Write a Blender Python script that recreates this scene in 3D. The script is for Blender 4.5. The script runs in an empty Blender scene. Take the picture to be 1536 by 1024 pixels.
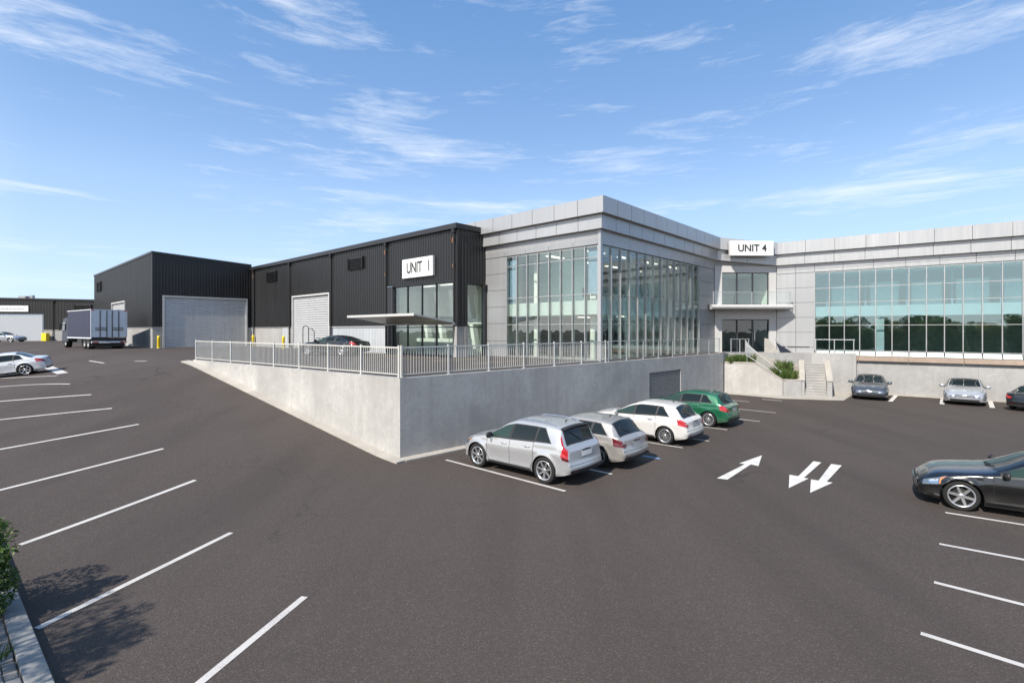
import bpy, bmesh, math, random
from mathutils import Vector, Matrix
R = math.radians
sc = bpy.context.scene
COL = sc.collection
CAMZ, UP = 4.2, 2.6          # eye height above the lower lot, height of the upper terrace
F_PX, HZ = 765.0, 495.0

# ------------------------------------------------------------------ mesh helper
class MB:
    def __init__(s): s.v = []; s.f = []; s.m = []; s.sm = []
    def add(s, vs, fs, mi=0, smooth=False):
        o = len(s.v); s.v += [tuple(v) for v in vs]
        for f in fs:
            s.f.append(tuple(i + o for i in f)); s.m.append(mi); s.sm.append(smooth)
    def hexa(s, p, mi=0):     # p: 4 bottom then 4 top
        s.add(p, [(3, 2, 1, 0), (4, 5, 6, 7), (0, 1, 5, 4), (1, 2, 6, 5), (2, 3, 7, 6), (3, 0, 4, 7)], mi)
    def box(s, T, u0, u1, v0, v1, z0, z1, mi=0):
        s.hexa([T(u0, v0, z0), T(u1, v0, z0), T(u1, v1, z0), T(u0, v1, z0),
                T(u0, v0, z1), T(u1, v0, z1), T(u1, v1, z1), T(u0, v1, z1)], mi)
    def prism(s, pts, z0, z1, mi=0):
        n = len(pts)
        zz0 = z0 if isinstance(z0, (list, tuple)) else [z0] * n
        zz1 = z1 if isinstance(z1, (list, tuple)) else [z1] * n
        vs = [(p[0], p[1], zz0[i]) for i, p in enumerate(pts)] + [(p[0], p[1], zz1[i]) for i, p in enumerate(pts)]
        fs = [tuple(range(n - 1, -1, -1)), tuple(range(n, 2 * n))] + [(i, (i + 1) % n, n + (i + 1) % n, n + i) for i in range(n)]
        s.add(vs, fs, mi)
    def tube(s, pts, r, n=8, mi=0, cap=True, smooth=True):
        pts = [Vector(p) for p in pts]; rings = []
        rr = r if isinstance(r, (list, tuple)) else [r] * len(pts)
        prev = None
        for i, p in enumerate(pts):
            d = (pts[min(i + 1, len(pts) - 1)] - pts[max(i - 1, 0)]).normalized()
            a = Vector((0, 0, 1)) if abs(d.z) < .9 else Vector((1, 0, 0))
            if prev is not None: a = prev
            x = d.cross(a).normalized(); y = d.cross(x).normalized(); prev = a
            rings.append([p + (x * math.cos(2 * math.pi * k / n) + y * math.sin(2 * math.pi * k / n)) * rr[i] for k in range(n)])
        vs = [v for ring in rings for v in ring]; fs = []
        for i in range(len(rings) - 1):
            for k in range(n):
                fs.append((i * n + k, i * n + (k + 1) % n, (i + 1) * n + (k + 1) % n, (i + 1) * n + k))
        s.add(vs, fs, mi, smooth)
        if cap:
            s.add(rings[0], [tuple(range(n))[::-1]], mi); s.add(rings[-1], [tuple(range(n))], mi)
    def lathe(s, prof, n, M, mi=0, smooth=True, closed=False):   # prof: (radius, along) about local Y through matrix-function M
        vs = []; k = len(prof)
        for j in range(n):
            a = 2 * math.pi * j / n
            for r, h in prof: vs.append(M(r * math.cos(a), h, r * math.sin(a)))
        fs = []
        for j in range(n):
            for i in range(k if closed else k - 1):
                i2 = (i + 1) % k; j2 = (j + 1) % n
                fs.append((j * k + i, j * k + i2, j2 * k + i2, j2 * k + i))
        s.add(vs, fs, mi, smooth)
    def grid(s, rows, mi=0, smooth=True):
        n = len(rows[0]); vs = [v for r in rows for v in r]; fs = []
        for i in range(len(rows) - 1):
            for k in range(n - 1):
                fs.append((i * n + k, i * n + k + 1, (i + 1) * n + k + 1, (i + 1) * n + k))
        s.add(vs, fs, mi, smooth)
    def build(s, name, mats, parent=None, recalc=True, sharp=None, origin=None, bevel=0):
        if not isinstance(mats, (list, tuple)): mats = [mats]
        o = Vector((0, 0, 0))
        if origin is not None: o = Vector(origin)
        elif parent is not None and parent.get('_w'): o = Vector(parent['_o'])
        me = bpy.data.meshes.new(name)
        me.from_pydata([tuple(Vector(v) - o) for v in s.v], [], s.f)
        for m in mats: me.materials.append(m)
        me.polygons.foreach_set('material_index', s.m)
        me.polygons.foreach_set('use_smooth', s.sm)
        me.update()
        if recalc or sharp or bevel:
            bm = bmesh.new(); bm.from_mesh(me)
            if sharp: bmesh.ops.remove_doubles(bm, verts=bm.verts, dist=1e-5)
            if recalc: bmesh.ops.recalc_face_normals(bm, faces=bm.faces)
            if bevel:
                bmesh.ops.remove_doubles(bm, verts=bm.verts, dist=1e-5)
                bmesh.ops.bevel(bm, geom=[e for e in bm.edges if len(e.link_faces) == 2 and e.calc_face_angle(0) > .5], offset=bevel, segments=2, profile=.5, affect='EDGES', clamp_overlap=True)
            if sharp:
                for e in bm.edges:
                    if len(e.link_faces) == 2 and e.calc_face_angle(0) > sharp: e.smooth = False
            bm.to_mesh(me); bm.free()
        ob = bpy.data.objects.new(name, me); COL.objects.link(ob)
        if parent is not None:
            ob.parent = parent
            if origin is not None: ob.location = o - (Vector(parent['_o']) if parent.get('_w') else Vector((0, 0, 0)))
        elif origin is not None: ob.location = o
        # a built part may itself parent sub-parts written in world coordinates
        if parent is None or parent.get('_w'): ob['_w'] = 1; ob['_o'] = tuple(o)
        return ob

def tag(o, label=None, cat=None, group=None, kind=None):
    if label: o['label'] = label
    if cat: o['category'] = cat
    if group: o['group'] = group
    if kind: o['kind'] = kind
    return o
def empty(name, loc, label, cat, group=None, rz=0, world=True, parent=None):
    e = bpy.data.objects.new(name, None); COL.objects.link(e)
    e.location = loc; e.rotation_euler = (0, 0, rz); e.empty_display_size = .2
    if world: e['_w'] = 1; e['_o'] = tuple(loc)
    if parent: e.parent = parent
    return tag(e, label, cat, group)
def sub(name, parent):          # an Empty part at its parent's origin
    e = bpy.data.objects.new(name, None); COL.objects.link(e); e.parent = parent; e.empty_display_size = .1
    if parent.get('_w'): e['_w'] = 1; e['_o'] = tuple(parent['_o'])
    return e

# ------------------------------------------------------------------ materials
def newmat(name):
    m = bpy.data.materials.new(name); m.use_nodes = True
    nt = m.node_tree; return m, nt, nt.nodes, nt.links, nt.nodes['Principled BSDF']
def pmat(name, col, rough=.5, metal=0, coat=0, var=0, vscale=3, bump=0, bscale=40, spec=.5, coord='Object', stretch=None):
    m, nt, N, L, b = newmat(name)
    b.inputs['Base Color'].default_value = (*col, 1); b.inputs['Roughness'].default_value = rough
    b.inputs['Metallic'].default_value = metal; b.inputs['Coat Weight'].default_value = coat
    b.inputs['Coat Roughness'].default_value = .04; b.inputs['Specular IOR Level'].default_value = spec
    if var or bump:
        tc = N.new('ShaderNodeTexCoord'); src = tc.outputs[coord]
        if stretch:
            mp = N.new('ShaderNodeMapping'); mp.inputs['Scale'].default_value = stretch; L.new(src, mp.inputs['Vector']); src = mp.outputs['Vector']
    if var:
        n = N.new('ShaderNodeTexNoise'); n.inputs['Scale'].default_value = vscale; n.inputs['Detail'].default_value = 6; n.inputs['Roughness'].default_value = .6
        L.new(src, n.inputs['Vector'])
        r = N.new('ShaderNodeValToRGB'); e = r.color_ramp.elements
        e[0].position = .3; e[1].position = .7
        e[0].color = (*[c * (1 - var) for c in col], 1); e[1].color = (*[min(1, c * (1 + var)) for c in col], 1)
        L.new(n.outputs['Fac'], r.inputs['Fac']); L.new(r.outputs['Color'], b.inputs['Base Color'])
        mr = N.new('ShaderNodeMapRange'); mr.inputs['To Min'].default_value = max(0, rough - .08); mr.inputs['To Max'].default_value = min(1, rough + .08)
        L.new(n.outputs['Fac'], mr.inputs['Value']); L.new(mr.outputs['Result'], b.inputs['Roughness'])
    if bump:
        n2 = N.new('ShaderNodeTexNoise'); n2.inputs['Scale'].default_value = bscale; n2.inputs['Detail'].default_value = 4
        L.new(src, n2.inputs['Vector'])
        bp = N.new('ShaderNodeBump'); bp.inputs['Strength'].default_value = bump; bp.inputs['Distance'].default_value = .02
        L.new(n2.outputs['Fac'], bp.inputs['Height']); L.new(bp.outputs['Normal'], b.inputs['Normal'])
    return m

def mix_color(N, L, fac, a, b, mode='MIX'):
    x = N.new('ShaderNodeMix'); x.data_type = 'RGBA'; x.blend_type = mode
    for sock, val in ((0, fac), (6, a), (7, b)):
        if hasattr(val, 'links') or hasattr(val, 'is_linked'): L.new(val, x.inputs[sock])
        elif sock == 0: x.inputs[0].default_value = val
        else: x.inputs[sock].default_value = (*val, 1)
    return x.outputs[2]
def noise(N, L, vec, scale, detail=5, rough=.55, dist=0):
    n = N.new('ShaderNodeTexNoise'); n.inputs['Scale'].default_value = scale; n.inputs['Detail'].default_value = detail
    n.inputs['Roughness'].default_value = rough; n.inputs['Distortion'].default_value = dist
    L.new(vec, n.inputs['Vector']); return n.outputs['Fac']
def rng(N, L, v, a, b, c=0, d=1, clamp=True):
    m = N.new('ShaderNodeMapRange'); m.clamp = clamp
    for k, x in (('From Min', a), ('From Max', b), ('To Min', c), ('To Max', d)): m.inputs[k].default_value = x
    L.new(v, m.inputs['Value']); return m.outputs['Result']
def mth(N, L, op, a, b=None):
    m = N.new('ShaderNodeMath'); m.operation = op
    for i, x in enumerate((a, b)):
        if x is None: continue
        if isinstance(x, (int, float)): m.inputs[i].default_value = x
        else: L.new(x, m.inputs[i])
    return m.outputs[0]
def mapping(N, L, vec, scale, rot=(0, 0, 0)):
    mp = N.new('ShaderNodeMapping'); mp.inputs['Scale'].default_value = scale; mp.inputs['Rotation'].default_value = rot
    L.new(vec, mp.inputs['Vector']); return mp.outputs['Vector']

def asphalt(name, base=(.0535, .0425, .0372)):
    m, nt, N, L, b = newmat(name)
    g = N.new('ShaderNodeNewGeometry').outputs['Position']
    big = noise(N, L, g, .13, 5, .6); mid = noise(N, L, mapping(N, L, g, (.9, .35, 1), (0, 0, .75)), 1.1, 6, .65, .4); fine = noise(N, L, g, 52, 5, .8)
    spk = N.new('ShaderNodeTexVoronoi'); spk.inputs['Scale'].default_value = 68; L.new(g, spk.inputs['Vector'])
    c = mix_color(N, L, rng(N, L, big, .32, .68), [x * .82 for x in base], [x * 1.2 for x in base])
    c = mix_color(N, L, rng(N, L, mid, .35, .7, 0, .5), c, [x * .74 for x in base])
    c = mix_color(N, L, rng(N, L, fine, .3, .72), c, [x * 1.5 for x in base])
    # pale and dark stones of the aggregate
    sp = N.new('ShaderNodeSeparateColor'); L.new(spk.outputs['Color'], sp.inputs[0])
    c = mix_color(N, L, rng(N, L, sp.outputs[0], .80, .95, 0, .4), c, (.16, .14, .13))
    c = mix_color(N, L, rng(N, L, sp.outputs[1], .76, .95, 0, .45), c, (.026, .022, .02))
    # oil drips
    oil = N.new('ShaderNodeTexNoise'); oil.inputs['Scale'].default_value = .55; oil.inputs['Detail'].default_value = 3; L.new(g, oil.inputs['Vector'])
    c = mix_color(N, L, rng(N, L, oil.outputs['Fac'], .66, .78, 0, .45), c, (.028, .026, .026))
    # fine cracks and sealed seams, broken up by noise
    cr = N.new('ShaderNodeTexVoronoi'); cr.feature = 'DISTANCE_TO_EDGE'; cr.inputs['Scale'].default_value = .16
    wv = N.new('ShaderNodeVectorMath'); wv.operation = 'MULTIPLY_ADD'; wn = N.new('ShaderNodeTexNoise'); wn.inputs['Scale'].default_value = .8; wn.inputs['Detail'].default_value = 6
    L.new(g, wn.inputs['Vector']); L.new(wn.outputs['Color'], wv.inputs[0]); wv.inputs[1].default_value = (2.2, 2.2, 0); L.new(g, wv.inputs[2]); L.new(wv.outputs[0], cr.inputs['Vector'])
    ck = mth(N, L, 'MULTIPLY', rng(N, L, cr.outputs['Distance'], .0035, .0012), rng(N, L, noise(N, L, g, .21, 3), .50, .60, 0, .55)); c = mix_color(N, L, ck, c, (.016, .014, .013))
    # lanes polished by tyres, along the drive
    ln = noise(N, L, mapping(N, L, g, (.55, .05, 1), (0, 0, .95)), 1.0, 4, .5); c = mix_color(N, L, rng(N, L, ln, .46, .66, 0, .35), c, [x * .66 for x in base])
    L.new(c, b.inputs['Base Color']); b.inputs['Roughness'].default_value = .86; b.inputs['Specular IOR Level'].default_value = .3
    bp = N.new('ShaderNodeBump'); bp.inputs['Strength'].default_value = .55; bp.inputs['Distance'].default_value = .012
    h = mth(N, L, 'ADD', fine, mth(N, L, 'MULTIPLY', spk.outputs['Distance'], .8))
    L.new(h, bp.inputs['Height']); L.new(bp.outputs['Normal'], b.inputs['Normal'])
    return m
def concrete(name, base, streak=.3, joint=0, mott=.16):
    m, nt, N, L, b = newmat(name)
    g = N.new('ShaderNodeNewGeometry').outputs['Position']
    big = noise(N, L, g, .45, 6, .6, .3); st = noise(N, L, mapping(N, L, g, (1.6, 1.6, .12)), 2.0, 6, .65); fine = noise(N, L, g, 26, 5, .7)
    swirl = noise(N, L, g, 3.2, 7, .62, 1.6)
    c = mix_color(N, L, rng(N, L, big, .3, .7), [x * (1 - mott) for x in base], [x * (1 + mott) for x in base])
    c = mix_color(N, L, rng(N, L, swirl, .42, .66, 0, .62), c, [x * .78 for x in base])
    c = mix_color(N, L, rng(N, L, st, .5, .76, 0, streak), c, [base[0] * .62, base[1] * .6, base[2] * .56])
    c = mix_color(N, L, rng(N, L, st, .46, .26, 0, .4), c, [min(.9, x * 1.3) for x in base])
    c = mix_color(N, L, rng(N, L, fine, .35, .7, 0, .35), c, [x * .8 for x in base])
    pit = N.new('ShaderNodeTexVoronoi'); pit.inputs['Scale'].default_value = 9; L.new(g, pit.inputs['Vector'])
    c = mix_color(N, L, rng(N, L, pit.outputs['Distance'], .05, .02, 0, .5), c, [x * .45 for x in base])
    L.new(c, b.inputs['Base Color']); b.inputs['Roughness'].default_value = .85; b.inputs['Specular IOR Level'].default_value = .25
    bp = N.new('ShaderNodeBump'); bp.inputs['Strength'].default_value = .22; bp.inputs['Distance'].default_value = .012
    L.new(mth(N, L, 'ADD', fine, swirl), bp.inputs['Height']); L.new(bp.outputs['Normal'], b.inputs['Normal'])
    return m
def clad(name, base, rough=.42, metal=.0, var=.2):       # profiled steel sheet with faint vertical dirt
    m, nt, N, L, b = newmat(name)
    g = N.new('ShaderNodeNewGeometry').outputs['Position']
    st = noise(N, L, mapping(N, L, g, (2.5, 2.5, .10)), 2.2, 5, .6); big = noise(N, L, g, .25, 4)
    c = mix_color(N, L, rng(N, L, st, .35, .72), [x * (1 - var) for x in base], [x * (1 + var * 1.6) for x in base])
    c = mix_color(N, L, rng(N, L, big, .35, .7, 0, .5), c, [x * .8 for x in base])
    L.new(c, b.inputs['Base Color']); b.inputs['Metallic'].default_value = metal
    L.new(rng(N, L, st, .2, .8, rough - .08, rough + .12), b.inputs['Roughness'])
    return m
def glass(name, tint, refl=.12, gcol=(1, 1, 1), ior=1.5, wav=.006):
    m, nt, N, L, b = newmat(name)
    N.remove(b); out = N['Material Output']
    tr = N.new('ShaderNodeBsdfTransparent'); tr.inputs[0].default_value = (*tint, 1)
    gl = N.new('ShaderNodeBsdfGlossy'); gl.inputs['Color'].default_value = (*gcol, 1); gl.inputs['Roughness'].default_value = .0
    fr = N.new('ShaderNodeFresnel'); fr.inputs['IOR'].default_value = ior
    f = rng(N, L, fr.outputs[0], .04, 1, refl, 1)
    bf = N.new('ShaderNodeNewGeometry').outputs['Backfacing']; f = mth(N, L, 'MULTIPLY', f, mth(N, L, 'SUBTRACT', 1.0, bf))   # the outer face mirrors, the inner one only tints
    mx = N.new('ShaderNodeMixShader'); L.new(f, mx.inputs[0]); L.new(tr.outputs[0], mx.inputs[1]); L.new(gl.outputs[0], mx.inputs[2])
    L.new(mx.outputs[0], out.inputs['Surface'])
    g = N.new('ShaderNodeNewGeometry').outputs['Position']
    bp = N.new('ShaderNodeBump'); bp.inputs['Strength'].default_value = 1; bp.inputs['Distance'].default_value = wav
    L.new(noise(N, L, g, .75, 2), bp.inputs['Height'])
    L.new(bp.outputs['Normal'], gl.inputs['Normal']); L.new(bp.outputs['Normal'], fr.inputs['Normal'])
    return m
def leafmat(name, cols, trans=.25):
    m, nt, N, L, b = newmat(name)
    g = N.new('ShaderNodeNewGeometry'); r = N.new('ShaderNodeValToRGB'); e = r.color_ramp.elements
    e[0].color = (*cols[0], 1); e[1].color = (*cols[-1], 1)
    for i, c in enumerate(cols[1:-1]): x = r.color_ramp.elements.new((i + 1) / (len(cols) - 1)); x.color = (*c, 1)
    L.new(g.outputs['Random Per Island'], r.inputs['Fac']); L.new(r.outputs['Color'], b.inputs['Base Color'])
    b.inputs['Roughness'].default_value = .55
    t = N.new('ShaderNodeBsdfTranslucent'); L.new(r.outputs['Color'], t.inputs['Color'])
    mx = N.new('ShaderNodeMixShader'); mx.inputs[0].default_value = trans
    L.new(b.outputs[0], mx.inputs[1]); L.new(t.outputs[0], mx.inputs[2]); L.new(mx.outputs[0], N['Material Output'].inputs['Surface'])
    return m
def paintmark(name, col, worn=.5):
    m, nt, N, L, b = newmat(name)
    g = N.new('ShaderNodeNewGeometry').outputs['Position']
    f = noise(N, L, g, 30, 5, .75); f2 = noise(N, L, g, 1.7, 4, .6)
    c = mix_color(N, L, rng(N, L, f2, .3, .7, 0, .35), col, [x * .72 for x in col])
    k = mth(N, L, 'ADD', mth(N, L, 'MULTIPLY', f, .7), mth(N, L, 'MULTIPLY', f2, .35))
    c = mix_color(N, L, rng(N, L, k, .56, .72, 0, min(1, worn + .25)), c, (.13, .12, .115))
    L.new(c, b.inputs['Base Color']); b.inputs['Roughness'].default_value = .7
    bp = N.new('ShaderNodeBump'); bp.inputs['Strength'].default_value = .3; bp.inputs['Distance'].default_value = .01; L.new(f, bp.inputs['Height']); L.new(bp.outputs['Normal'], b.inputs['Normal'])
    return m
def emit(name, col, s):
    m, nt, N, L, b = newmat(name); b.inputs['Base Color'].default_value = (*col, 1)
    b.inputs['Emission Color'].default_value = (*col, 1); b.inputs['Emission Strength'].default_value = s; return m

M = dict(
 asphalt=asphalt('asphalt'), conc=concrete('concrete', (.40, .388, .37), mott=.27),
 concpanel=concrete('precast concrete', (.335, .33, .325), .15), kerb_shaded=concrete('grey kerbstone', (.25, .25, .245), .1), kerb=concrete('kerb concrete', (.40, .37, .33), .1), ledge=concrete('brown stone ledge', (.33, .26, .21), .2),  # left kerb's own grey is darkened to stand for the shade on it
 white_line=paintmark('white road paint', (.50, .475, .45)), blue_line=paintmark('blue road paint', (.16, .33, .55)), yellow_line=paintmark('yellow road paint', (.55, .42, .2)), arrow_paint=paintmark('fresh white road paint', (.60, .58, .55), .3),
 black_clad=clad('black profiled sheet', (.0115, .0115, .012), .38), black_flat=pmat('black trim', (.018, .018, .02), .4, var=.2), grey_clad=clad('pale grey profiled sheet', (.42, .44, .46), .4, var=.1),
 shutter=clad('grey roller shutter', (.56, .565, .57), .38, .2, var=.06), shutter_white=clad('white roller shutter', (.40, .405, .415), .45, var=.05), frame_white=pmat('white door frame', (.46, .46, .455), .4, var=.06),
 silver=clad('silver composite panel', (.395, .40, .41), .34, .35, var=.035), silver_dark=clad('grey composite panel', (.325, .33, .34), .36, .35, var=.05), joint=pmat('dark joint', (.04, .04, .045), .7),
 soffit=pmat('pale soffit', (.45, .43, .40), .6, var=.06), render_wall=pmat('pale rendered wall', (.46, .455, .45), .7, var=.05, bump=.05), white=pmat('white paint', (.47, .465, .46), .4, var=.03), sign_white=pmat('white sign face', (.66, .66, .65), .35),
 mullion=pmat('silver aluminium', (.38, .385, .385), .35, .5, var=.06), dark_frame=pmat('dark aluminium', (.045, .048, .055), .35, .3), sign_text=pmat('dark lettering', (.02, .021, .025), .5),
 glass_main=glass('clear office glass', (.925, .97, .945), .15, (.86, .97, 1)), glass_wing=glass('reflective office glass', (.80, .91, .93), .25, (.56, .79, .88), wav=.005), glass_rail=glass('clear balustrade glass', (.96, .985, .98), .06),
 glass_dark=glass('dark door glass', (.66, .76, .79), .08), spandrel=pmat('pale spandrel panel', (.40, .44, .43), .3, var=.04),
 int_wall=pmat('interior wall', (.64, .66, .60), .8, var=.08), int_teal=pmat('pale teal interior wall', (.38, .57, .60), .8, var=.1), int_white=pmat('white interior wall', (.62, .62, .58), .8), int_dark=pmat('dark interior', (.21, .215, .17), .8, var=.2), carpet=pmat('pale floor finish', (.38, .38, .35), .9, var=.1),
 blind=pmat('pale fabric blind', (.58, .56, .50), .8, var=.08, stretch=(20, 20, 1)), blind_tan=pmat('tan blind', (.55, .43, .25), .8, var=.12), blind_blue=pmat('blue grey blind', (.16, .24, .33), .7, var=.15), lamp=emit('ceiling glow', (1, .95, .85), .95),  # emitter for the office ceiling lights and the added warehouse entrance glow
 galv=pmat('galvanised railing', (.56, .55, .51), .45, .15, var=.06), steel=pmat('stainless steel', (.46, .47, .48), .4, .5, var=.05), yellow=pmat('yellow paint', (.75, .55, .02), .5, var=.08), pipe=pmat('black downpipe', (.016, .016, .017), .5, spec=.3), copper=pmat('rusty bracket', (.30, .13, .05), .6, var=.2), louvre=pmat('black louvre', (.012, .012, .013), .5),
 louvre_grey=pmat('grey louvre', (.36, .36, .36), .45, .3, var=.1), fin=pmat('pale grey fin', (.40, .40, .40), .5, var=.1), fin_beige=pmat('beige fin', (.46, .43, .38), .5, var=.1), fin_navy=pmat('navy fin', (.025, .03, .05), .35), soil=pmat('brown soil', (.08, .055, .035), .95, var=.3, vscale=12, bump=.6, bscale=30),
 tyre=pmat('tyre rubber', (.008, .008, .008), .85, var=.2), rim=pmat('alloy wheel', (.62, .63, .65), .28, .85, var=.04), brake=pmat('dark brake disc', (.03, .03, .03), .5, .5), hubsteel=pmat('truck wheel steel', (.30, .30, .31), .4, .6, var=.1),
 car_glass=pmat('dark car glass', (.010, .014, .015), .05, 0, 0, spec=.38), car_glass_green=pmat('greenish car glass', (.022, .042, .036), .03, 0, 0, spec=.4), plastic=pmat('black plastic', (.018, .018, .019), .55), seam=pmat('panel gap', (.006, .006, .006), .8), chrome=pmat('chrome', (.75, .75, .76), .1, 1), lamp_clear=pmat('headlamp lens', (.12, .15, .19), .08, .3, .8), lamp_red=pmat('red lamp lens', (.38, .008, .012), .12, 0, 1), lamp_dark=pmat('dark red lamp lens', (.10, .006, .01), .15, 0, 1), amber=pmat('amber lens', (.75, .22, .02), .15, 0, .8), plate=pmat('pale number plate', (.62, .62, .60), .4),
 underbody=pmat('black underbody', (.008, .008, .008), .9),
 truck_side=pmat('navy truck curtain', (.017, .019, .045), .55, var=.12, vscale=1.5, bump=.1, bscale=3), truck_white=pmat('white truck panel', (.62, .66, .70), .4, var=.05), truck_cab=pmat('dark cab paint', (.03, .034, .05), .5),
 bark=pmat('bark', (.09, .065, .045), .9, var=.3, vscale=10, bump=.6, bscale=18),
 leaf=leafmat('fresh green leaves', [(.03, .07, .012), (.055, .115, .02), (.085, .15, .03), (.13, .16, .035)]), leaf_dark=leafmat('dark green leaves', [(.07, .115, .03), (.12, .19, .04), (.2, .22, .06)], .7), leaf_gold=leafmat('yellow green leaves', [(.2, .19, .05), (.36, .28, .08), (.15, .18, .05)], .7), grass=leafmat('grass blades', [(.04, .09, .015), (.07, .13, .03), (.14, .15, .05)]),
 verge=pmat('gravel verge', (.16, .13, .10), .95, var=.5, vscale=14, bump=.8, bscale=22, coord='Object'), stone=pmat('grey border stone', (.17, .165, .16), .9, var=.3, vscale=5, bump=.5, bscale=20), desk=pmat('dark furniture', (.03, .028, .026), .5),
 far_door=pmat('pale grey sliding door', (.36, .38, .41), .5, var=.04), trim_brown=pmat('brown trim', (.25, .15, .10), .5),
)
# ------------------------------------------------------------------ site frame
DL = Vector((-.733, .680)); DL.normalize()
DR = Vector((.680, .733)); DR = Vector((-DL.y * -1, -DL.x)).normalized()   # square to DL, away to the right
K = Vector((4.49, 26.0))                     # glazed corner of the office
A = Vector((-3.6, 16.4)); B = Vector((-16.62, 26.55)); WE = Vector((14.2, 34.3))   # retaining wall corners
AB = (B - A).normalized(); ABN = Vector((-AB.y, AB.x)) * -1
if ABN.dot(-A) < 0: ABN = -ABN               # towards the open lot
RAMP = (B - A).length
def smooth_ramp(s):
    r = 1.2
    def soft(t):                               # softplus-like knee
        if t < -r: return 0.0
        if t > r: return t
        return (t + r) ** 2 / (4 * r)
    return (soft(s) - soft(s - RAMP)) / RAMP
def ground_z(x, y):
    p = Vector((x, y)) - A
    s, n = p.dot(AB), p.dot(ABN)
    k = 1 - .05 * max(0.0, n)
    return (UP - .006) * smooth_ramp(s) * max(.45, k)
def unproject(px, py, z=None):
    # a point of the photograph brought back to the ground it lies on
    dx, dz = (px - 768) / F_PX, (HZ - py) / F_PX
    if z is not None:
        d = (z - CAMZ) / dz; return Vector((dx * d, d))
    d, step = 3.0, .02
    while d < 140:
        if CAMZ + dz * d <= ground_z(dx * d, d): break
        d += step
    return Vector((dx * d, d))
def T_world(x, y, z): return (x, y, z)
def frame(o, e, n):
    return lambda u, v, z: (o[0] + e[0] * u + n[0] * v, o[1] + e[1] * u + n[1] * v, z)
FL = frame(K, DL, -DR)       # u back along the left faces, v outward
FR = frame(K, DR, -DL)       # u along the right face, v outward
def site(a, b): return K + DL * a + DR * b

# ------------------------------------------------------------------ ground
def axis(lo, hi, fine_lo, fine_hi, step):
    out = []; x = fine_lo
    while x <= fine_hi + 1e-6: out.append(x); x += step
    d = step; x = fine_hi
    while x < hi: d *= 1.5; x += d; out.append(x)
    d = step; x = fine_lo
    while x > lo: d *= 1.5; x -= d; out.insert(0, x)
    return out
xs = axis(-900, 900, -45, 40, .6); ys = axis(-900, 900, -6, 60, .6)
g = MB(); g.grid([[(x, y, ground_z(x, y)) for x in xs] for y in ys])
tag(g.build('ground', M['asphalt'], recalc=False), kind='structure')

# upper terrace slab behind the retaining wall
t = MB(); INN_ = -ABN; AWN_ = Vector(((WE - A).normalized().y, -(WE - A).normalized().x))
far = B + DL * 70
t.prism([A + INN_ * .12 + AB*.05, WE - AWN_ * .12, site(-1.2, 16), site(-2, 40), site(60, 60), far + Vector((.3, 40)), far + INN_ * .12, B + INN_ * .12], UP - .5, UP)
tag(t.build('terrace', M['asphalt']), kind='structure')

# ------------------------------------------------------------------ retaining walls
def strip_pts(p, q, n): return [p.lerp(q, i / n) for i in range(n + 1)]
INN = -ABN
w = MB()                                        # ramp side: the foot follows the slope
for i in range(40):
    p, q = A.lerp(B, i / 40), A.lerp(B, (i + 1) / 40)
    pi, qi = p + INN * .3, q + INN * .3
    w.hexa([(p.x, p.y, ground_z(*p) - .4), (q.x, q.y, ground_z(*q) - .4), (qi.x, qi.y, ground_z(*q) - .4), (pi.x, pi.y, ground_z(*p) - .4),
            (p.x, p.y, UP + .05), (q.x, q.y, UP + .05), (qi.x, qi.y, UP + .05), (pi.x, pi.y, UP + .05)])
bmw = w
rw = empty('retaining_wall', (A.x, A.y, 0), 'long tapering concrete retaining wall that sinks into the slope beside the ramp', 'wall')
tag(bmw.build('concrete_face', M['conc'], rw))
AW = (WE - A).normalized(); AWN = Vector((AW.y, -AW.x)); WL = (WE - A).length
FA = frame(A, AW, AWN)
rw2 = empty('retaining_wall', (A.x + AW.x * 6, A.y + AW.y * 6, 0), 'shaded concrete retaining wall with a dark louvre behind the row of four parked cars', 'wall')
gl0, gl1, glz = 15.6, 19.2, 1.9                 # louvre opening
w = MB()
for (a, b, z0, z1) in ((.003, gl0, -.4, UP + .05), (gl0, gl1, glz, UP + .05), (gl1, WL, -.4, UP + .05)):
    w.box(FA, a, b, -.3, 0, z0, z1)
w.build('concrete_face', M['conc'], rw2)
l = MB(); l.box(FA, gl0, gl1, -.28, -.2, 0, glz)
zz = .06
while zz < glz - .05:
    l.hexa([FA(gl0 + .03, -.19, zz), FA(gl1 - .03, -.19, zz), FA(gl1 - .03, -.03, zz - .02), FA(gl0 + .03, -.03, zz - .02),
            FA(gl0 + .03, -.19, zz + .075), FA(gl1 - .03, -.19, zz + .075), FA(gl1 - .03, -.03, zz + .005), FA(gl0 + .03, -.03, zz + .005)])
    zz += .1
l.build('louvre', M['louvre_grey'], rw2)
# pale kerb strip along both wall feet
def kerb_run(pts, nrm, wd, name, z_up, mat):
    k = MB()
    for i in range(len(pts) - 1):
        p, q = pts[i], pts[i + 1]; po, qo = p + nrm * wd, q + nrm * wd
        k.hexa([(p.x, p.y, ground_z(*p) - .2), (q.x, q.y, ground_z(*q) - .2), (qo.x, qo.y, ground_z(*qo) - .2), (po.x, po.y, ground_z(*po) - .2),
                (p.x, p.y, ground_z(*p) + z_up), (q.x, q.y, ground_z(*q) + z_up), (qo.x, qo.y, ground_z(*qo) + z_up), (po.x, po.y, ground_z(*po) + z_up)])
    return tag(k.build(name, mat), kind='structure')
kerb_run(strip_pts(A - AW * 0 + ABN * .004 - AB * .3, B + AB * .5, 40), ABN, .38, 'kerb_strip', .05, M['kerb'])
kerb_run(strip_pts(A + AWN * .004 + AW * .003, WE - AW * .1, 20), AWN, .34, 'kerb_strip', .054, M['kerb'])

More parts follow.
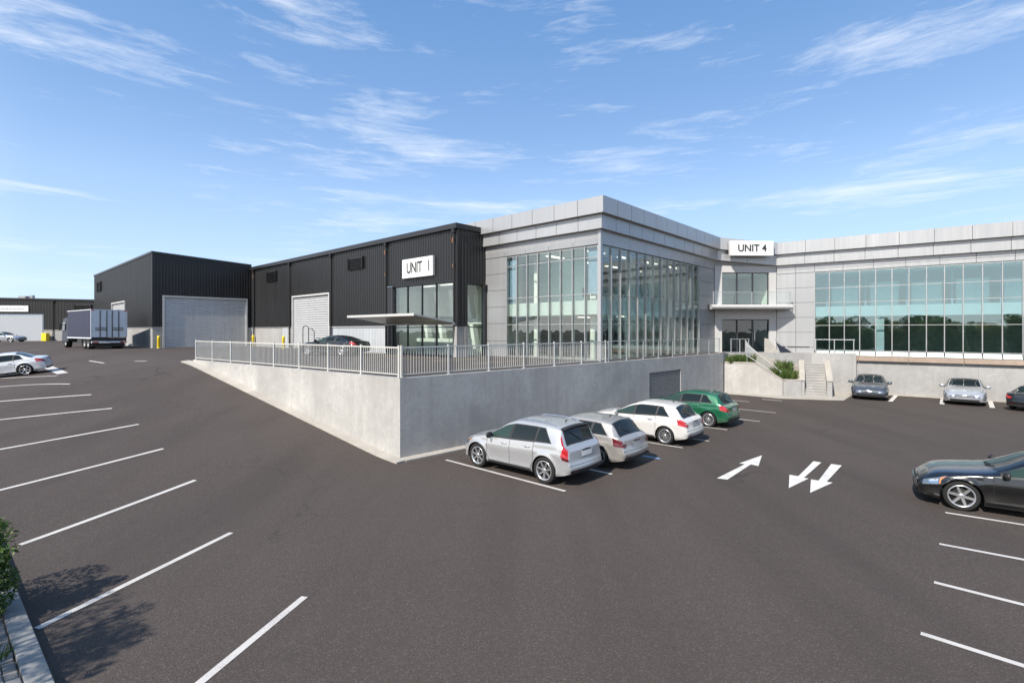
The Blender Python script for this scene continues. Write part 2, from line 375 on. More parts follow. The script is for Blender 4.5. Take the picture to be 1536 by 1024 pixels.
# ------------------------------------------------------------------ railings on the wall
def rail_run(label, p0, dirv, nrm, length, spacing, z0, h, group=None):
    T = frame(p0, dirv, nrm)
    root = empty('metal_railing', (p0.x, p0.y, z0), label, 'railing', group)
    n = max(1, round(length / spacing)); sp = length / n
    for i in range(n + 1):
        m = MB(); u = i * sp; m.box(T, u - .03, u + .03, -.03, .03, z0, z0 + h + .05); m.box(T, u - .07, u + .07, -.07, .07, z0, z0 + .012)
        m.build('post', M['galv'], root)
    for i in range(n):
        u0, u1 = i * sp + .032, (i + 1) * sp - .032
        m = MB(); m.box(T, u0, u1, -.02, .02, z0 + h - .04, z0 + h); m.build('top_rail', M['galv'], root)
        m = MB(); m.box(T, u0, u1, -.015, .015, z0 + .09, z0 + .12); m.build('bottom_rail', M['galv'], root)
        m = MB(); k = int((u1 - u0) / .105); st = (u1 - u0) / k
        for j in range(1, k):
            u = u0 + j * st; m.box(T, u - .009, u + .009, -.009, .009, z0 + .12, z0 + h - .04)
        m.build('baluster_panel', M['galv'], root)
    return root
rail_run('pale vertical bar railing on top of the tapering wall beside the ramp', A + AB * .2 + INN * .12, AB, ABN, RAMP - .3, 1.93, UP + .05, 1.0)
rail_run('pale vertical bar railing on top of the shaded wall behind the parked cars', A + AW * .15 - AWN * .15, AW, AWN, 11.55, 1.93, UP + .05, 1.0)
def glass_rail(label, p0, dirv, nrm, length, spacing, z0, h, top=True):
    T = frame(p0, dirv, nrm)
    root = empty('glass_balustrade', (p0.x, p0.y, z0), label, 'balustrade')
    n = max(1, round(length / spacing)); sp = length / n
    for i in range(n + 1):
        m = MB(); u = i * sp; m.box(T, u - .022, u + .022, -.022, .022, z0, z0 + h); m.build('post', M['steel'], root)
    for i in range(n):
        m = MB(); m.box(T, i * sp + .04, (i + 1) * sp - .04, -.006, .006, z0 + .06, z0 + h - .03); m.build('glass_panel', M['glass_rail'], root)
    if top:
        m = MB(); m.tube([T(-.05, 0, z0 + h + .018), T(length + .05, 0, z0 + h + .018)], .018); m.build('handrail', M['steel'], root)
    return root
glass_rail('long glass balustrade on the shaded wall in front of the glazed office corner', A + AW * 11.95 - AWN * .15, AW, AWN, WL - 12.2, 1.6, UP + .05, .98)

# ------------------------------------------------------------------ facade helpers
def corr(mb, T, u0, u1, z0, z1, v0, pitch=.25, depth=.035, mi=0):
    f = z1 if callable(z1) else (lambda u: z1)
    us = []; k = math.floor(u0 / pitch) - 1
    while k * pitch < u1 + pitch:
        for fr, d in ((0, 0), (.5, 0), (.6, 1), (.9, 1)):
            u = (k + fr) * pitch
            if u0 < u < u1: us.append((u, d * depth))
        k += 1
    us = [(u0, us[0][1] if us else 0)] + us + [(u1, us[-1][1] if us else 0)]
    vs = []
    for u, d in us: vs += [T(u, v0 + d, z0), T(u, v0 + d, f(u)), T(u, v0 - .06, z0), T(u, v0 - .06, f(u))]
    fs = []
    for i in range(len(us) - 1):
        a, b = 4 * i, 4 * i + 4
        fs += [(a, b, b + 1, a + 1), (a + 3, b + 3, b + 2, a + 2), (a + 1, b + 1, b + 3, a + 3), (a + 2, b + 2, b, a)]
    e = 4 * (len(us) - 1)
    fs += [(0, 1, 3, 2), (e, e + 2, e + 3, e + 1)]
    mb.add(vs, fs, mi)
def corr_h(mb, T, u0, u1, z0, z1, v0, pitch=.11, depth=.022, mi=0):      # roller shutter slats
    pr = []; z = z0
    while z < z1 - 1e-6:
        for fr, d in ((0, 0), (.25, .8), (.5, 1), (.75, .8)):
            zz = z + fr * pitch
            if zz < z1: pr.append((zz, d * depth))
        z += pitch
    pr.append((z1, 0)); vs = []
    for zz, d in pr: vs += [T(u0, v0 + d, zz), T(u1, v0 + d, zz)]
    fs = [(2 * i, 2 * i + 1, 2 * i + 3, 2 * i + 2) for i in range(len(pr) - 1)]
    mb.add(vs, fs, mi)
    mb.box(T, u0, u1, v0 - .06, v0 - .02, z0, z1, mi)
def panels(mb, T, us, zs, v0, v1, gap=.02, mi=0, back=1):
    for i in range(len(us) - 1):
        for j in range(len(zs) - 1):
            mb.box(T, us[i] + gap / 2, us[i + 1] - gap / 2, v0 + .012, v1, zs[j] + gap / 2, zs[j + 1] - gap / 2, mi)
    mb.box(T, us[0] + .006, us[-1] - .006, v0, v0 + .03, zs[0] + .006, zs[-1] - .006, back)
def seq(a, b, n): return [a + (b - a) * i / n for i in range(n + 1)]
def vent(parent, T, u0, u1, z0, z1, v):
    m = MB(); m.box(T, u0, u1, v, v + .03, z0, z1); n = int((z1 - z0) / .13)
    for i in range(n):
        z = z0 + (i + .15) * (z1 - z0) / n
        m.hexa([T(u0 + .03, v + .03, z + .05), T(u1 - .03, v + .03, z + .05), T(u1 - .03, v + .15, z), T(u0 + .03, v + .15, z),
                T(u0 + .03, v + .03, z + .08), T(u1 - .03, v + .03, z + .08), T(u1 - .03, v + .15, z + .02), T(u0 + .03, v + .15, z + .02)])
    for a, b, c, d in ((u0, u0 + .06, z0, z1), (u1 - .06, u1, z0, z1)): m.box(T, a, b, v + .03, v + .16, c, d)
    m.build('louvre_vent', M['louvre'], parent)
def downpipe(parent, T, u, v, z0, z1, bracket=True):
    m = MB(); m.tube([T(u, v + .09, z0), T(u, v + .09, z1 - .35), T(u, v + .09, z1)], .06, 10)
    m.box(T, u - .12, u + .12, v + .0, v + .2, z1 - .3, z1)
    o = m.build('downpipe', M['pipe'], parent)
    if bracket:
        m = MB(); m.box(T, u + .07, u + .14, v + .03, v + .14, z1 - .85, z1 - .55); m.box(T, u + .07, u + .12, v + .03, v + .12, z1 - 2.3, z1 - 2.1)
        m.build('bracket', M['copper'], o)
def shutter(parent, T, u0, u1, z0, z1, v, mat, fmat, fw=.14, pitch=.19):
    m = MB(); corr_h(m, T, u0, u1, z0, z1, v - .12, pitch, .055); d = m.build('roller_door', M[mat], parent)
    m = MB()
    m.box(T, u0 - fw, u0, v - .12, v + .07, z0, z1); m.box(T, u1, u1 + fw, v - .12, v + .07, z0, z1); m.box(T, u0 - fw, u1 + fw, v - .12, v + .075, z1, z1 + fw)
    m.build('frame', M[fmat], d)
    m = MB(); m.box(T, u0 + .02, u1 - .02, v - .085, v - .03, z0, z0 + .12); m.build('bottom_bar', M['mullion'], d)
    return d

# ------------------------------------------------------------------ black warehouse (Unit 1)
u_a, u_b, vq = 8.39, 39.80, 2.29
EAVE = 10.36; PL = 4.42
wh = empty('warehouse', (*site(20, -2.29), UP), 'long black ribbed warehouse with a white name board, canopy and roller shutter', 'warehouse')
Q0 = u_a
en0, en1, enz = Q0 + .42, Q0 + 6.7, 7.12         # entrance glazing
rd0, rd1, rdz = Q0 + 15.45, Q0 + 21.9, 7.05      # roller shutter
m = MB()
corr(m, FL, u_a + .09, en0 - .02, PL, EAVE, vq); corr(m, FL, en0 - .02, en1 + .7, enz + .05, EAVE, vq)
corr(m, FL, en1 + .7, rd0 - .14, PL, EAVE, vq); corr(m, FL, rd0 - .14, rd1 + .14, rdz + .14, EAVE, vq); corr(m, FL, rd1 + .14, u_b, PL, EAVE, vq)
m.build('wall_cladding', M['black_clad'], wh)
TQ = frame(site(u_a, -vq), DR, -DL)              # return face at the corner, u away from the corner
m = MB()
corr(m, TQ, .09, .82, PL, EAVE, 0); corr(m, TQ, .82, 2.27, 7.0, EAVE, 0)
m.build('return_cladding', M['black_clad'], wh)
m = MB(); m.box(FL, u_a - .05, u_a + .09, vq - .1, vq + .05, PL, EAVE); m.build('corner_trim', M['black_flat'], wh)
m = MB(); m.box(FL, u_a - .14, u_b + .0, vq - .02, vq + .22, EAVE - .18, EAVE + .12); m.box(FL, u_a - .14, u_a - .05, -.4, vq - .02, EAVE - .18, EAVE + .12)
m.build('eaves_gutter', M['black_flat'], wh)
m = MB()
m.hexa([FL(u_a, vq - .02, EAVE - .1), FL(u_b, vq - .02, EAVE - .1), FL(u_b, -24, EAVE - .1), FL(u_a, -24, EAVE - .1), FL(u_a, vq - .02, EAVE + .05), FL(u_b, vq - .02, EAVE + .05), FL(u_b, -24, EAVE + .3), FL(u_a, -24, EAVE + .3)])
m.build('roof', M['black_flat'], wh)
m = MB(); m.box(FL, u_a, u_b, -24.2, -24, UP, EAVE); m.build('rear_wall', M['black_flat'], wh)
# plinths
m = MB(); m.box(FL, u_a - .02, u_a + .36, vq - .5, vq + .06, UP, PL); m.box(TQ, .565, .80, -.35, .045, UP, PL); m.build('corner_plinth', M['concpanel'], wh)
m = MB(); corr(m, FL, en1 + .72, rd0 - .16, UP, PL, vq - .02, .2, .03); m.box(FL, en1 + .70, rd0 - .16, vq - .08, vq + .07, PL, PL + .06); m.build('ribbed_plinth', M['grey_clad'], wh)
m = MB()
pu = seq(rd1 + .15, u_b, 4)
for i in range(4): m.box(FL, pu[i] + .01, pu[i + 1] - .01, vq - .15, vq - .01, UP, PL)
m.box(FL, rd1 + .15, u_b, vq - .1, vq + .05, PL, PL + .05)
m.build('concrete_plinth', M['concpanel'], wh)
# personnel door in plinth zone near the shutter
m = MB(); m.box(FL, rd1 + 1.0, rd1 + 2.1, vq - .03, vq + .025, UP + .02, PL - .02); m.build('side_door', M['grey_clad'], wh)
shutter(wh, FL, rd0, rd1, UP, rdz, vq, 'shutter_white', 'frame_white')
for uu in (8.55, 15.65, 23.3, 30.75): downpipe(wh, FL, uu, vq + .03, UP + (1.9 if uu < 10 else .05), EAVE - .15, uu in (15.65, 8.55))
for uu in (38.9,): downpipe(wh, FL, uu, vq + .03, UP, EAVE - .15)
vent(wh, FL, 18.6, 20.7, 8.68, 9.55, vq + .03); vent(wh, FL, 33.6, 35.7, 8.75, 9.7, vq + .03)
# entrance glazing, bays and leaves
ent_us = [en0, en0 + 1.75, en0 + 3.2, en0 + 4.75, en1]
for i in range(4):
    d = MB(); d.box(FL, ent_us[i] + .03, ent_us[i + 1] - .03, vq - .22, vq - .205, UP + .08, enz - .06); wd = d.build('entrance_window', M['glass_main'], wh)
    f = MB()
    f.box(FL, ent_us[i] - .02, ent_us[i] + .03, vq - .27, vq - .14, UP, enz); f.box(FL, ent_us[i] + .03, ent_us[i + 1] - .03, vq - .26, vq - .16, UP, UP + .08)
    f.box(FL, ent_us[i] + .03, ent_us[i + 1] - .03, vq - .26, vq - .16, enz - .06, enz); f.box(FL, ent_us[i] + .03, ent_us[i + 1] - .03, vq - .25, vq - .17, 4.35, 4.41)
    if i == 3: f.box(FL, en1 - .03, en1 + .03, vq - .27, vq - .14, UP, enz)
    f.build('frame', M['dark_frame'], wd)
m = MB(); m.box(FL, en1 + .03, en1 + .72, vq - .6, vq - .045, UP, enz + .03); m.box(FL, en0 - .06, en1 + .03, vq - .3, vq + .0, enz, enz + .1); m.build('entrance_reveal', M['dark_frame'], wh)
d = MB(); d.box(TQ, .85, 2.2, -.2, -.185, UP + .08, 6.95); wd = d.build('side_window', M['glass_main'], wh)
f = MB(); f.box(TQ, .80, .86, -.24, -.1, UP, 7.0); f.box(TQ, 2.19, 2.27, -.24, .02, UP, 7.0); f.box(TQ, .86, 2.19, -.23, -.12, 4.35, 4.41); f.box(TQ, .86, 2.19, -.23, -.12, 6.94, 7.0); f.build('frame', M['dark_frame'], wd)
downpipe(wh, TQ, 2.2, .02, UP + .02, 7.0, False)
# what stands behind the entrance glass
m = MB(); m.box(FL, u_a + .1, en1 + .6, vq - 4.4, vq - 4.2, UP, 8.2); m.box(FL, en1 + .45, en1 + .6, vq - 4.2, vq - .62, UP, 8.2); m.build('inner_wall', M['int_wall'], wh)
m = MB(); m.box(FL, u_a + .1, en1 + .4, vq - 6.2, vq - .3, UP + .004, UP + .03); m.build('inner_floor', M['carpet'], wh)
m = MB(); m.box(FL, u_a + .1, en1 + .4, vq - 6.2, vq - .3, 7.25, 7.35); m.box(FL, u_a + .3, en1 + .4, vq - 3.2, vq - 2.6, 4.6, 4.95); m.build('inner_ceiling', M['int_white'], wh)
for k in range(4):
    uu = u_a + 1.1 + k * 1.6
    m = MB(); m.hexa([FL(uu, vq - 2.6, UP), FL(uu + .3, vq - 2.6, UP), FL(uu + .3, vq - 3.0, UP), FL(uu, vq - 3.0, UP), FL(uu + .9, vq - 2.6, 6.9), FL(uu + 1.2, vq - 2.6, 6.9), FL(uu + 1.2, vq - 3.0, 6.9), FL(uu + .9, vq - 3.0, 6.9)])
    m.build('sloping_column', M['int_white'], wh)
for k in range(3):
    m = MB(); m.box(FL, u_a + 1 + k * 2, u_a + 2.2 + k * 2, vq - 2.4, vq - 2.1, 7.22, 7.26); m.build('ceiling_glow_strip', M['lamp'], wh)  # added glow strips that brighten the dim room behind the entrance glass
m = MB(); m.box(FL, u_a + .8, en1 - 1, vq - 1.9, vq - 1.3, UP + .03, UP + 1.05); m.build('reception_counter', M['int_white'], wh)
# canopy over the entrance: tilts up away from the wall
m = MB(); c0, c1 = Q0 + .1, Q0 + 7.2; fl = 3.0
for (a, b) in zip(seq(c0, c1, 3)[:-1], seq(c0, c1, 3)[1:]):
    a += .01; b -= .01
    m.hexa([FL(a, vq + .06, 4.60), FL(b, vq + .06, 4.60), FL(b, vq + fl, 5.02), FL(a, vq + fl, 5.02), FL(a, vq + .06, 4.68), FL(b, vq + .06, 4.68), FL(b, vq + fl, 5.10), FL(a, vq + fl, 5.10)])
m.box(FL, c0, c1, vq + fl, vq + fl + .05, 4.99, 5.13); m.box(FL, c0, c1, vq + .05, vq + .2, 4.52, 4.60)
m.build('canopy', M['white'], wh)

# ------------------------------------------------------------------ black block at the end
eb = empty('warehouse', (*site(45, -8), UP), 'black ribbed box building with a very wide grey roller shutter, behind the lorry', 'warehouse')
TE = frame(site(39.72, -10.65), DR, -DL)         # face towards the lot, u from the outer corner
ztop = lambda u: 11.02 - .42 * u / 8.36
m = MB()
corr(m, TE, .05, .72, PL - .02, ztop, 0); corr(m, TE, .72, 7.98, 7.32, ztop, 0); corr(m, TE, 7.98, 8.35, PL - .02, ztop, 0)
m.build('wall_cladding', M['black_clad'], eb)
TF = frame(site(39.72, -10.65), DL, -DR)         # flank, u back from the corner
m = MB(); corr(m, TF, .06, 10.9, PL - .02, 11.02, -.025, .36, .06); corr(m, TF, 10.9, 17.9, 7.3, 11.02, -.025, .36, .06); corr(m, TF, 17.9, 29.2, PL - .02, 11.02, -.025, .36, .06)
m.build('flank_cladding', M['black_clad'], eb)
m = MB(); m.box(TF, -.05, 29.3, .0, .09, 11.02, 11.2)
m.hexa([TE(-.05, 0, 11.02), TE(8.3, 0, 10.60), TE(8.3, .09, 10.60), TE(-.05, .09, 11.02), TE(-.05, 0, 11.2), TE(8.3, 0, 10.78), TE(8.3, .09, 10.78), TE(-.05, .09, 11.2)])
m.box(TE, -.035, .05, -.08, .03, PL, 11.02)
m.build('parapet_trim', M['black_flat'], eb)
m = MB(); m.hexa([TE(0, -.02, 10.9), TE(8.3, -.02, 10.5), TE(8.3, -29, 10.5), TE(0, -29, 10.9), TE(0, -.02, 11.05), TE(8.3, -.02, 10.63), TE(8.3, -29, 10.63), TE(0, -29, 11.05)]); m.build('roof', M['black_flat'], eb)
m = MB(); m.box(TE, 0, 8.3, -29.2, -29.0, UP, 10.6); m.build('rear_wall', M['black_flat'], eb)
m = MB()
for a, b in ((.13, 2.4), (2.4, 5.4), (5.4, 8.2), (8.2, 10.9)): m.box(TF, a + .01, b - .01, -.12, .0, UP - .02, PL - .03)
m.build('concrete_plinth', M['concpanel'], eb); m = MB()
for a, b in ((18, 21.6), (21.6, 25.4), (25.4, 29.2)): m.box(TF, a + .01, b - .01, -.12, .0, UP - .02, PL - .03)
m.build('concrete_plinth', M['concpanel'], eb); m = MB()
m.box(TE, .02, .70, -.12, .0, UP - .02, PL - .03); m.build('concrete_plinth', M['concpanel'], eb); m = MB(); m.box(TE, 8.0, 8.32, -.12, .0, UP - .02, PL - .03)
m.build('concrete_plinth', M['concpanel'], eb)
m = MB(); m.box(TE, -.02, .86, -.05, .04, PL - .03, PL + .05); m.box(TF, -.02, 29.2, -.05, .04, PL - .03, PL + .04); m.build('plinth_flashing', M['mullion'], eb)
shutter(eb, TE, .90, 7.80, UP, 7.18, .02, 'shutter', 'frame_white', pitch=.2)
shutter(eb, TF, 11.1, 17.7, UP, 7.1, .02, 'shutter_white', 'frame_white')
vent(eb, TF, 24.0, 26.3, 8.9, 10.1, .03)
for p, lab in ((TE(.35, .5, 0), 'yellow bollard at the corner of the wide grey shutter by the lorry'), (TE(8.15, .9, 0), 'leaning yellow bollard under the black downpipe in the inner corner'), (FL(rd1 + .35, vq + .7, 0), 'yellow bollard at the left jamb of the white roller shutter')):
    r = empty('bollard', (p[0], p[1], UP), lab, 'bollard', 'yellow bollards by the warehouse doors')
    m = MB(); M_ = lambda x, h, y, p=p: (p[0] + x, p[1] + y, UP + h)
    m.lathe([(0.001, 0), (.11, 0), (.12, .02), (.115, .85), (.125, .87), (.12, 1.02), (.09, 1.09), (.001, 1.11)], 16, M_); m.build('steel_tube', M['yellow'], r)
    m = MB(); m.lathe([(.001, .012), (.19, .012), (.19, .0), (.001, 0)], 16, M_); m.build('base_flange', M['galv'], r)
# hooped guard in front of the white shutter
hp = FL(rd0 + 2.2, vq + 1.0, 0)
r = empty('hoop_guard', (hp[0], hp[1], UP), 'thin dark bent tube hoop standing before the white roller shutter', 'guard rail')
def hoop(u0, u1, h, lean=0):
    pts = [FL(u0, vq + 1, UP)] + [FL(u0 + (u1 - u0) * (.5 - .5 * math.cos(a)) + lean * math.sin(a), vq + 1, UP + h - .3 + .3 * math.sin(a)) for a in [math.pi * i / 10 for i in range(11)]] + [FL(u1, vq + 1, UP)]
    m = MB(); m.tube(pts, .035); m.build('hoop', M['dark_frame'], r)
hoop(rd0 + 2.4, rd0 + 1.4, 1.95); hoop(rd0 + 1.4, rd0 + .45, 1.75, .2)

# ------------------------------------------------------------------ far building on the left
fb = empty('far_warehouse', (-70, 77, UP), 'low black shed far behind the lorry with a pale sliding door and small white board', 'warehouse')
fo = Vector((-84, 75.0)); fe = Vector((.995, .10)).normalized(); TFar = frame(fo, fe, Vector((fe.y, -fe.x)))
far_top = lambda u: 8.95 - .016 * u
m = MB(); corr(m, TFar, 0, 13.9, 6.55, far_top, 0, .4, .03); corr(m, TFar, 13.9, 32, 4.2, far_top, 0, .4, .03); m.build('wall_cladding', M['black_clad'], fb)
m = MB(); m.hexa([TFar(-.1, .0, 8.95), TFar(32, .0, 8.44), TFar(32, .2, 8.44), TFar(-.1, .2, 8.95), TFar(-.1, .0, 9.15), TFar(32, .0, 8.64), TFar(32, .2, 8.64), TFar(-.1, .2, 9.15)]); m.build('eaves_gutter', M['black_flat'], fb)
m = MB(); m.box(TFar, 0, 32, -18, -.02, 8.2, 8.4); m.build('roof', M['black_flat'], fb)
m = MB(); m.box(TFar, 13.9, 32, -.15, .0, UP - .1, 4.2); m.box(TFar, 13.9, 32, -.1, .06, 4.2, 4.26); m.build('concrete_plinth', M['concpanel'], fb)
m = MB(); m.box(TFar, 5, 13.7, -.2, -.08, UP - .1, 6.5); m.build('sliding_door', M['far_door'], fb)
m = MB(); m.box(TFar, 0, 5, -.2, -.08, UP - .1, 6.5); m.build('fixed_panel', M['far_door'], fb)
vent(fb, TFar, 18.2, 20.6, 7.3, 8.05, .03)
downpipe(fb, TFar, 15.3, .03, UP, 8.6, False)
m = MB(); m.box(TFar, 9.6, 10.6, -2, -1, 8.6, 9.35); m.box(TFar, 10.8, 11.2, -2, -1.5, 8.6, 9.5); m.build('roof_vent', M['mullion'], fb)
sg = empty('sign', TFar(10, .1, 7.0), 'small white name board with faint grey marks above the far sliding door', 'sign')
m = MB(); m.box(TFar, 7.4, 11.9, .05, .14, 6.95, 7.85); m.build('board', M['sign_white'], sg)
m = MB(); rr = random.Random(4); u = 8.05
while u < 11.2:
    wd = rr.uniform(.08, .2); m.box(TFar, u, u + wd, .14, .15, 7.3, 7.3 + rr.uniform(.1, .2)); u += wd + rr.uniform(.03, .1)
m.build('faint_marks', M['louvre_grey'], sg)
p = TFar(14.6, .6, 0)
r = empty('bollard', (p[0], p[1], UP), 'square yellow guard post beside the far pale sliding door', 'bollard')
m = MB(); m.box(T_world, p[0] - .38, p[0] + .38, p[1] - .3, p[1] + .3, UP - .1, UP + 1.15); m.build('guard_block', M['yellow'], r, bevel=.05)

# ------------------------------------------------------------------ signs with lettering
def text_part(body, size, T, u, v, z, flip, parent, mat, squeeze=1.0):
    c = bpy.data.curves.new('lettering', 'FONT'); c.body = body; c.size = size; c.extrude = .012; c.offset = .008; c.align_x = 'CENTER'; c.align_y = 'CENTER'
    o = bpy.data.objects.new('lettering_curve', c); COL.objects.link(o)
    bpy.context.view_layer.update()
    me = bpy.data.meshes.new_from_object(o.evaluated_get(bpy.context.evaluated_depsgraph_get()))
    mb = MB(); mb.add([T(u + (-1 if flip else 1) * q.co.x * squeeze, v + q.co.z, z + q.co.y) for q in me.vertices], [tuple(f.vertices) for f in me.polygons])
    bpy.data.objects.remove(o); bpy.data.curves.remove(c); bpy.data.meshes.remove(me)
    return mb.build('lettering', mat, parent)
s1 = empty('sign', FL(12.15, vq + .1, 7.6), 'white UNIT I board on the black ribbed wall above the canopy entrance', 'sign')
m = MB(); m.box(FL, 10.44, 13.6, vq + .06, vq + .22, 7.57, 8.78); m.build('board', M['sign_white'], s1)
text_part('UNIT   I', .98, FL, 11.92, vq + .235, 8.16, True, s1, M['sign_text'], .72)
# ------------------------------------------------------------------ glazed office (Unit 4)
of = empty('office_building', (*site(3, 7), UP), 'two storey silver panelled office with wraparound curtain glazing, entrance and long right wing', 'office')
N1 = site(0, 15.0); N2 = N1 + Vector((4.55, .12)); WD = Vector((.80, -.60)).normalized(); WLEN = 21.0; N3 = N2 + WD * WLEN
N0 = site(8.36, 0); NF = site(10.3, 0)
def offset_path(pts, d):
    out = []
    for i, p in enumerate(pts):
        if i == 0: e = (pts[1] - p).normalized(); out.append(p + Vector((e.y, -e.x)) * d)
        elif i == len(pts) - 1: e = (p - pts[i - 1]).normalized(); out.append(p + Vector((e.y, -e.x)) * d)
        else:
            e0, e1 = (p - pts[i - 1]).normalized(), (pts[i + 1] - p).normalized()
            n0, n1 = Vector((e0.y, -e0.x)), Vector((e1.y, -e1.x)); b = (n0 + n1).normalized()
            out.append(p + b * (d / b.dot(n0)))
    return out
def fascia(name, first, d, zb, zt, pitches, mats):
    path = [first, K, N1, N2, N3]; o = offset_path(path, d); i_ = offset_path(path, d - .06); bk = offset_path(path, -.35)
    for s in range(4):
        m = MB(); n = pitches[s]; g_ = .012 / (o[s + 1] - o[s]).length
        lz = lambda z, a: z[s] + (z[s + 1] - z[s]) * a
        for k in range(n):
            a0 = k / n + (0 if k == 0 else g_); a1 = (k + 1) / n - (0 if k == n - 1 else g_)
            q = [i_[s].lerp(i_[s + 1], a0), i_[s].lerp(i_[s + 1], a1), o[s].lerp(o[s + 1], a1), o[s].lerp(o[s + 1], a0)]; aa = (a0, a1, a1, a0)
            m.hexa([(v.x, v.y, lz(zb, a) + .01) for v, a in zip(q, aa)] + [(v.x, v.y, lz(zt, a) - .01) for v, a in zip(q, aa)], 0)
        aa = (0, 1, 1, 0)
        for (q, z0, e0, z1, e1, mi) in (([bk[s], bk[s + 1], i_[s + 1].lerp(o[s + 1], .5), i_[s].lerp(o[s], .5)], zb, .03, zt, -.03, 1), ([bk[s], bk[s + 1], i_[s + 1], i_[s]], zb, .004, zb, .029, 2), ([bk[s], bk[s + 1], o[s + 1], o[s]], zt, -.009, zt, .02, 0)):
            m.hexa([(v.x, v.y, lz(z0, a) + e0) for v, a in zip(q, aa)] + [(v.x, v.y, lz(z1, a) + e1) for v, a in zip(q, aa)], mi)
        m.build(name, mats, of)
FM = [M['silver'], M['joint'], M['soffit']]
TOP = [10.88, 10.88, 10.80, 10.45, 10.42]; F1 = [10.06, 10.06, 9.98, 9.62, 9.58]; F2 = [9.33, 9.33, 9.24, 8.86, 8.82]
fascia('roof_fascia', NF, .50, F1, TOP, [7, 11, 2, 12], FM)
fascia('lower_fascia', N0, .26, F2, [a - .03 for a in F1], [6, 11, 2, 12], FM)
FE = frame(N1, (N2 - N1).normalized(), Vector(((N2 - N1).normalized().y, -(N2 - N1).normalized().x)))
FW = frame(N2, WD, Vector((WD.y, -WD.x)))
EL = (N2 - N1).length
GT = 8.55; GTW = 8.22                               # glass heads
LG = 6.56; RG = 12.3                                # glazed lengths of the two corner faces
# panel walls
PM = [M['silver_dark'], M['joint']]
m = MB(); panels(m, FL, [LG, 8.36], [UP, 3.55, 4.6, 5.6, 6.6, 7.6, 8.585], -.1, 0); m.build('panel_wall', PM, of)
m = MB(); panels(m, FL, [.12] + seq(1.7, 8.36, 4), [8.6, 8.98, 9.36], -.1, .005); m.build('panel_wall', PM, of)
m = MB(); panels(m, FR, [RG, 14.95], [UP, 3.55, 4.6, 5.6, 6.6, 7.6, 8.585], -.1, 0); m.build('panel_wall', PM, of)
m = MB(); panels(m, FR, [.12] + seq(1.2, 14.95, 8), [8.6, 8.98, 9.36], -.1, .005); m.build('panel_wall', [M['silver'], M['joint']], of)
m = MB(); m.box(FL, -.07, .09, -.12, .05, UP, 9.35); m.build('corner_post', M['silver'], of)
# curtain glazing
def glazing(T, us, z0, z1, transoms, mat, v=0.0, mull=.026, deep=.10):
    for i in range(len(us) - 1):
        d = MB(); d.box(T, us[i] + mull * .8, us[i + 1] - mull * .8, v - .055, v - .04, z0, z1); d.build('window', M[mat], of)
    for u in us:
        d = MB(); d.box(T, u - mull, u + mull, v - .16, v + deep * .35, z0, z1); d.build('mullion', M['mullion'], of)
    for z in transoms:
        d = MB(); d.box(T, us[0] + mull, us[-1] - mull, v - .09, v - .02, z - .02, z + .02); d.build('transom', M['mullion'], of)
L_us = seq(.12, LG - .02, 8); R_us = seq(.12, RG - .02, 13)
TR = (GT - .03, 7.97, 6.08, 4.52, UP + .08)
glazing(FL, L_us, UP + .05, GT, TR, 'glass_main'); glazing(FR, R_us, UP + .05, GT, TR, 'glass_main')
for T, us in ((FL, L_us), (FR, R_us)):
    m = MB(); m.box(T, us[0] + .04, us[-1] - .02, -.26, -.20, 5.02, 5.76); m.build('spandrel_panel', M['spandrel'], of)
# office interior
def site_box(m, a0, a1, b0, b1, z0, z1): m.box(lambda a, b, z: (*site(a, b), z), a0, a1, b0, b1, z0, z1)
m = MB(); site_box(m, .1, 8.3, .1, 14.9, UP - .1, UP + .03); m.build('ground_floor', M['carpet'], of)
m = MB(); site_box(m, .28, 8.3, .28, 14.9, 5.05, 5.7); m.build('upper_floor', M['int_white'], of)
m = MB(); site_box(m, .14, 8.3, .14, 14.9, 8.62, 8.8); m.build('ceiling', M['int_white'], of)
m = MB(); site_box(m, 8.2, 8.34, .1, 14.9, UP + .04, 8.6); site_box(m, .2, 8.2, 14.75, 14.9, UP + .04, 8.6); m.build('inner_wall', M['int_wall'], of)
m = MB(); site_box(m, 5.6, 8.1, 5.2, 9.4, UP + .04, 5.04); site_box(m, 5.6, 8.1, 4.2, 7.4, 5.71, 8.6); m.build('service_core', M['int_dark'], of)
m = MB(); site_box(m, 2.6, 2.75, 9.4, 14.7, 5.71, 8.6); site_box(m, 3.0, 3.12, 8, 14.7, UP + .04, 5.04); m.build('partition', M['int_wall'], of)
m = MB(); site_box(m, 3.2, 8.1, 3.3, 3.42, 5.71, 8.6); m.build('partition', M['int_teal'], of)
for a, b in ((1.2, 1.2), (1.2, 5.4), (1.2, 9.8), (5.2, 1.2), (1.2, 13.6)):
    m = MB(); c = site(a, b); m.lathe([(.19, UP + .03), (.19, 5.05)], 16, lambda x, h, y, c=c: (c.x + x, c.y + y, h)); m.lathe([(.19, 5.7), (.19, 8.62)], 16, lambda x, h, y, c=c: (c.x + x, c.y + y, h)); m.build('column', M['int_white'], of)
rr = random.Random(11)
for i in range(4):
    for j in range(2):
        b0 = 1.5 + i * 3.2; a0 = 1.6 + j * 2.9
        for z in ((8.59, 5.02) if i == 1 else (8.59,)):
            m = MB(); site_box(m, a0, a0 + .28, b0, b0 + 1.5, z - .02, z + .02); m.build('ceiling_glow_strip', M['lamp'], of)
for i in range(8):                                     # roller blinds and curtain strips, left face
    if i in (0, 7):
        m = MB(); m.box(FL, L_us[i] + .06, L_us[i + 1] - .06, -.24, -.215, 5.8 if i else 6.1, 8.5); m.build('blind', M['blind_blue'], of)
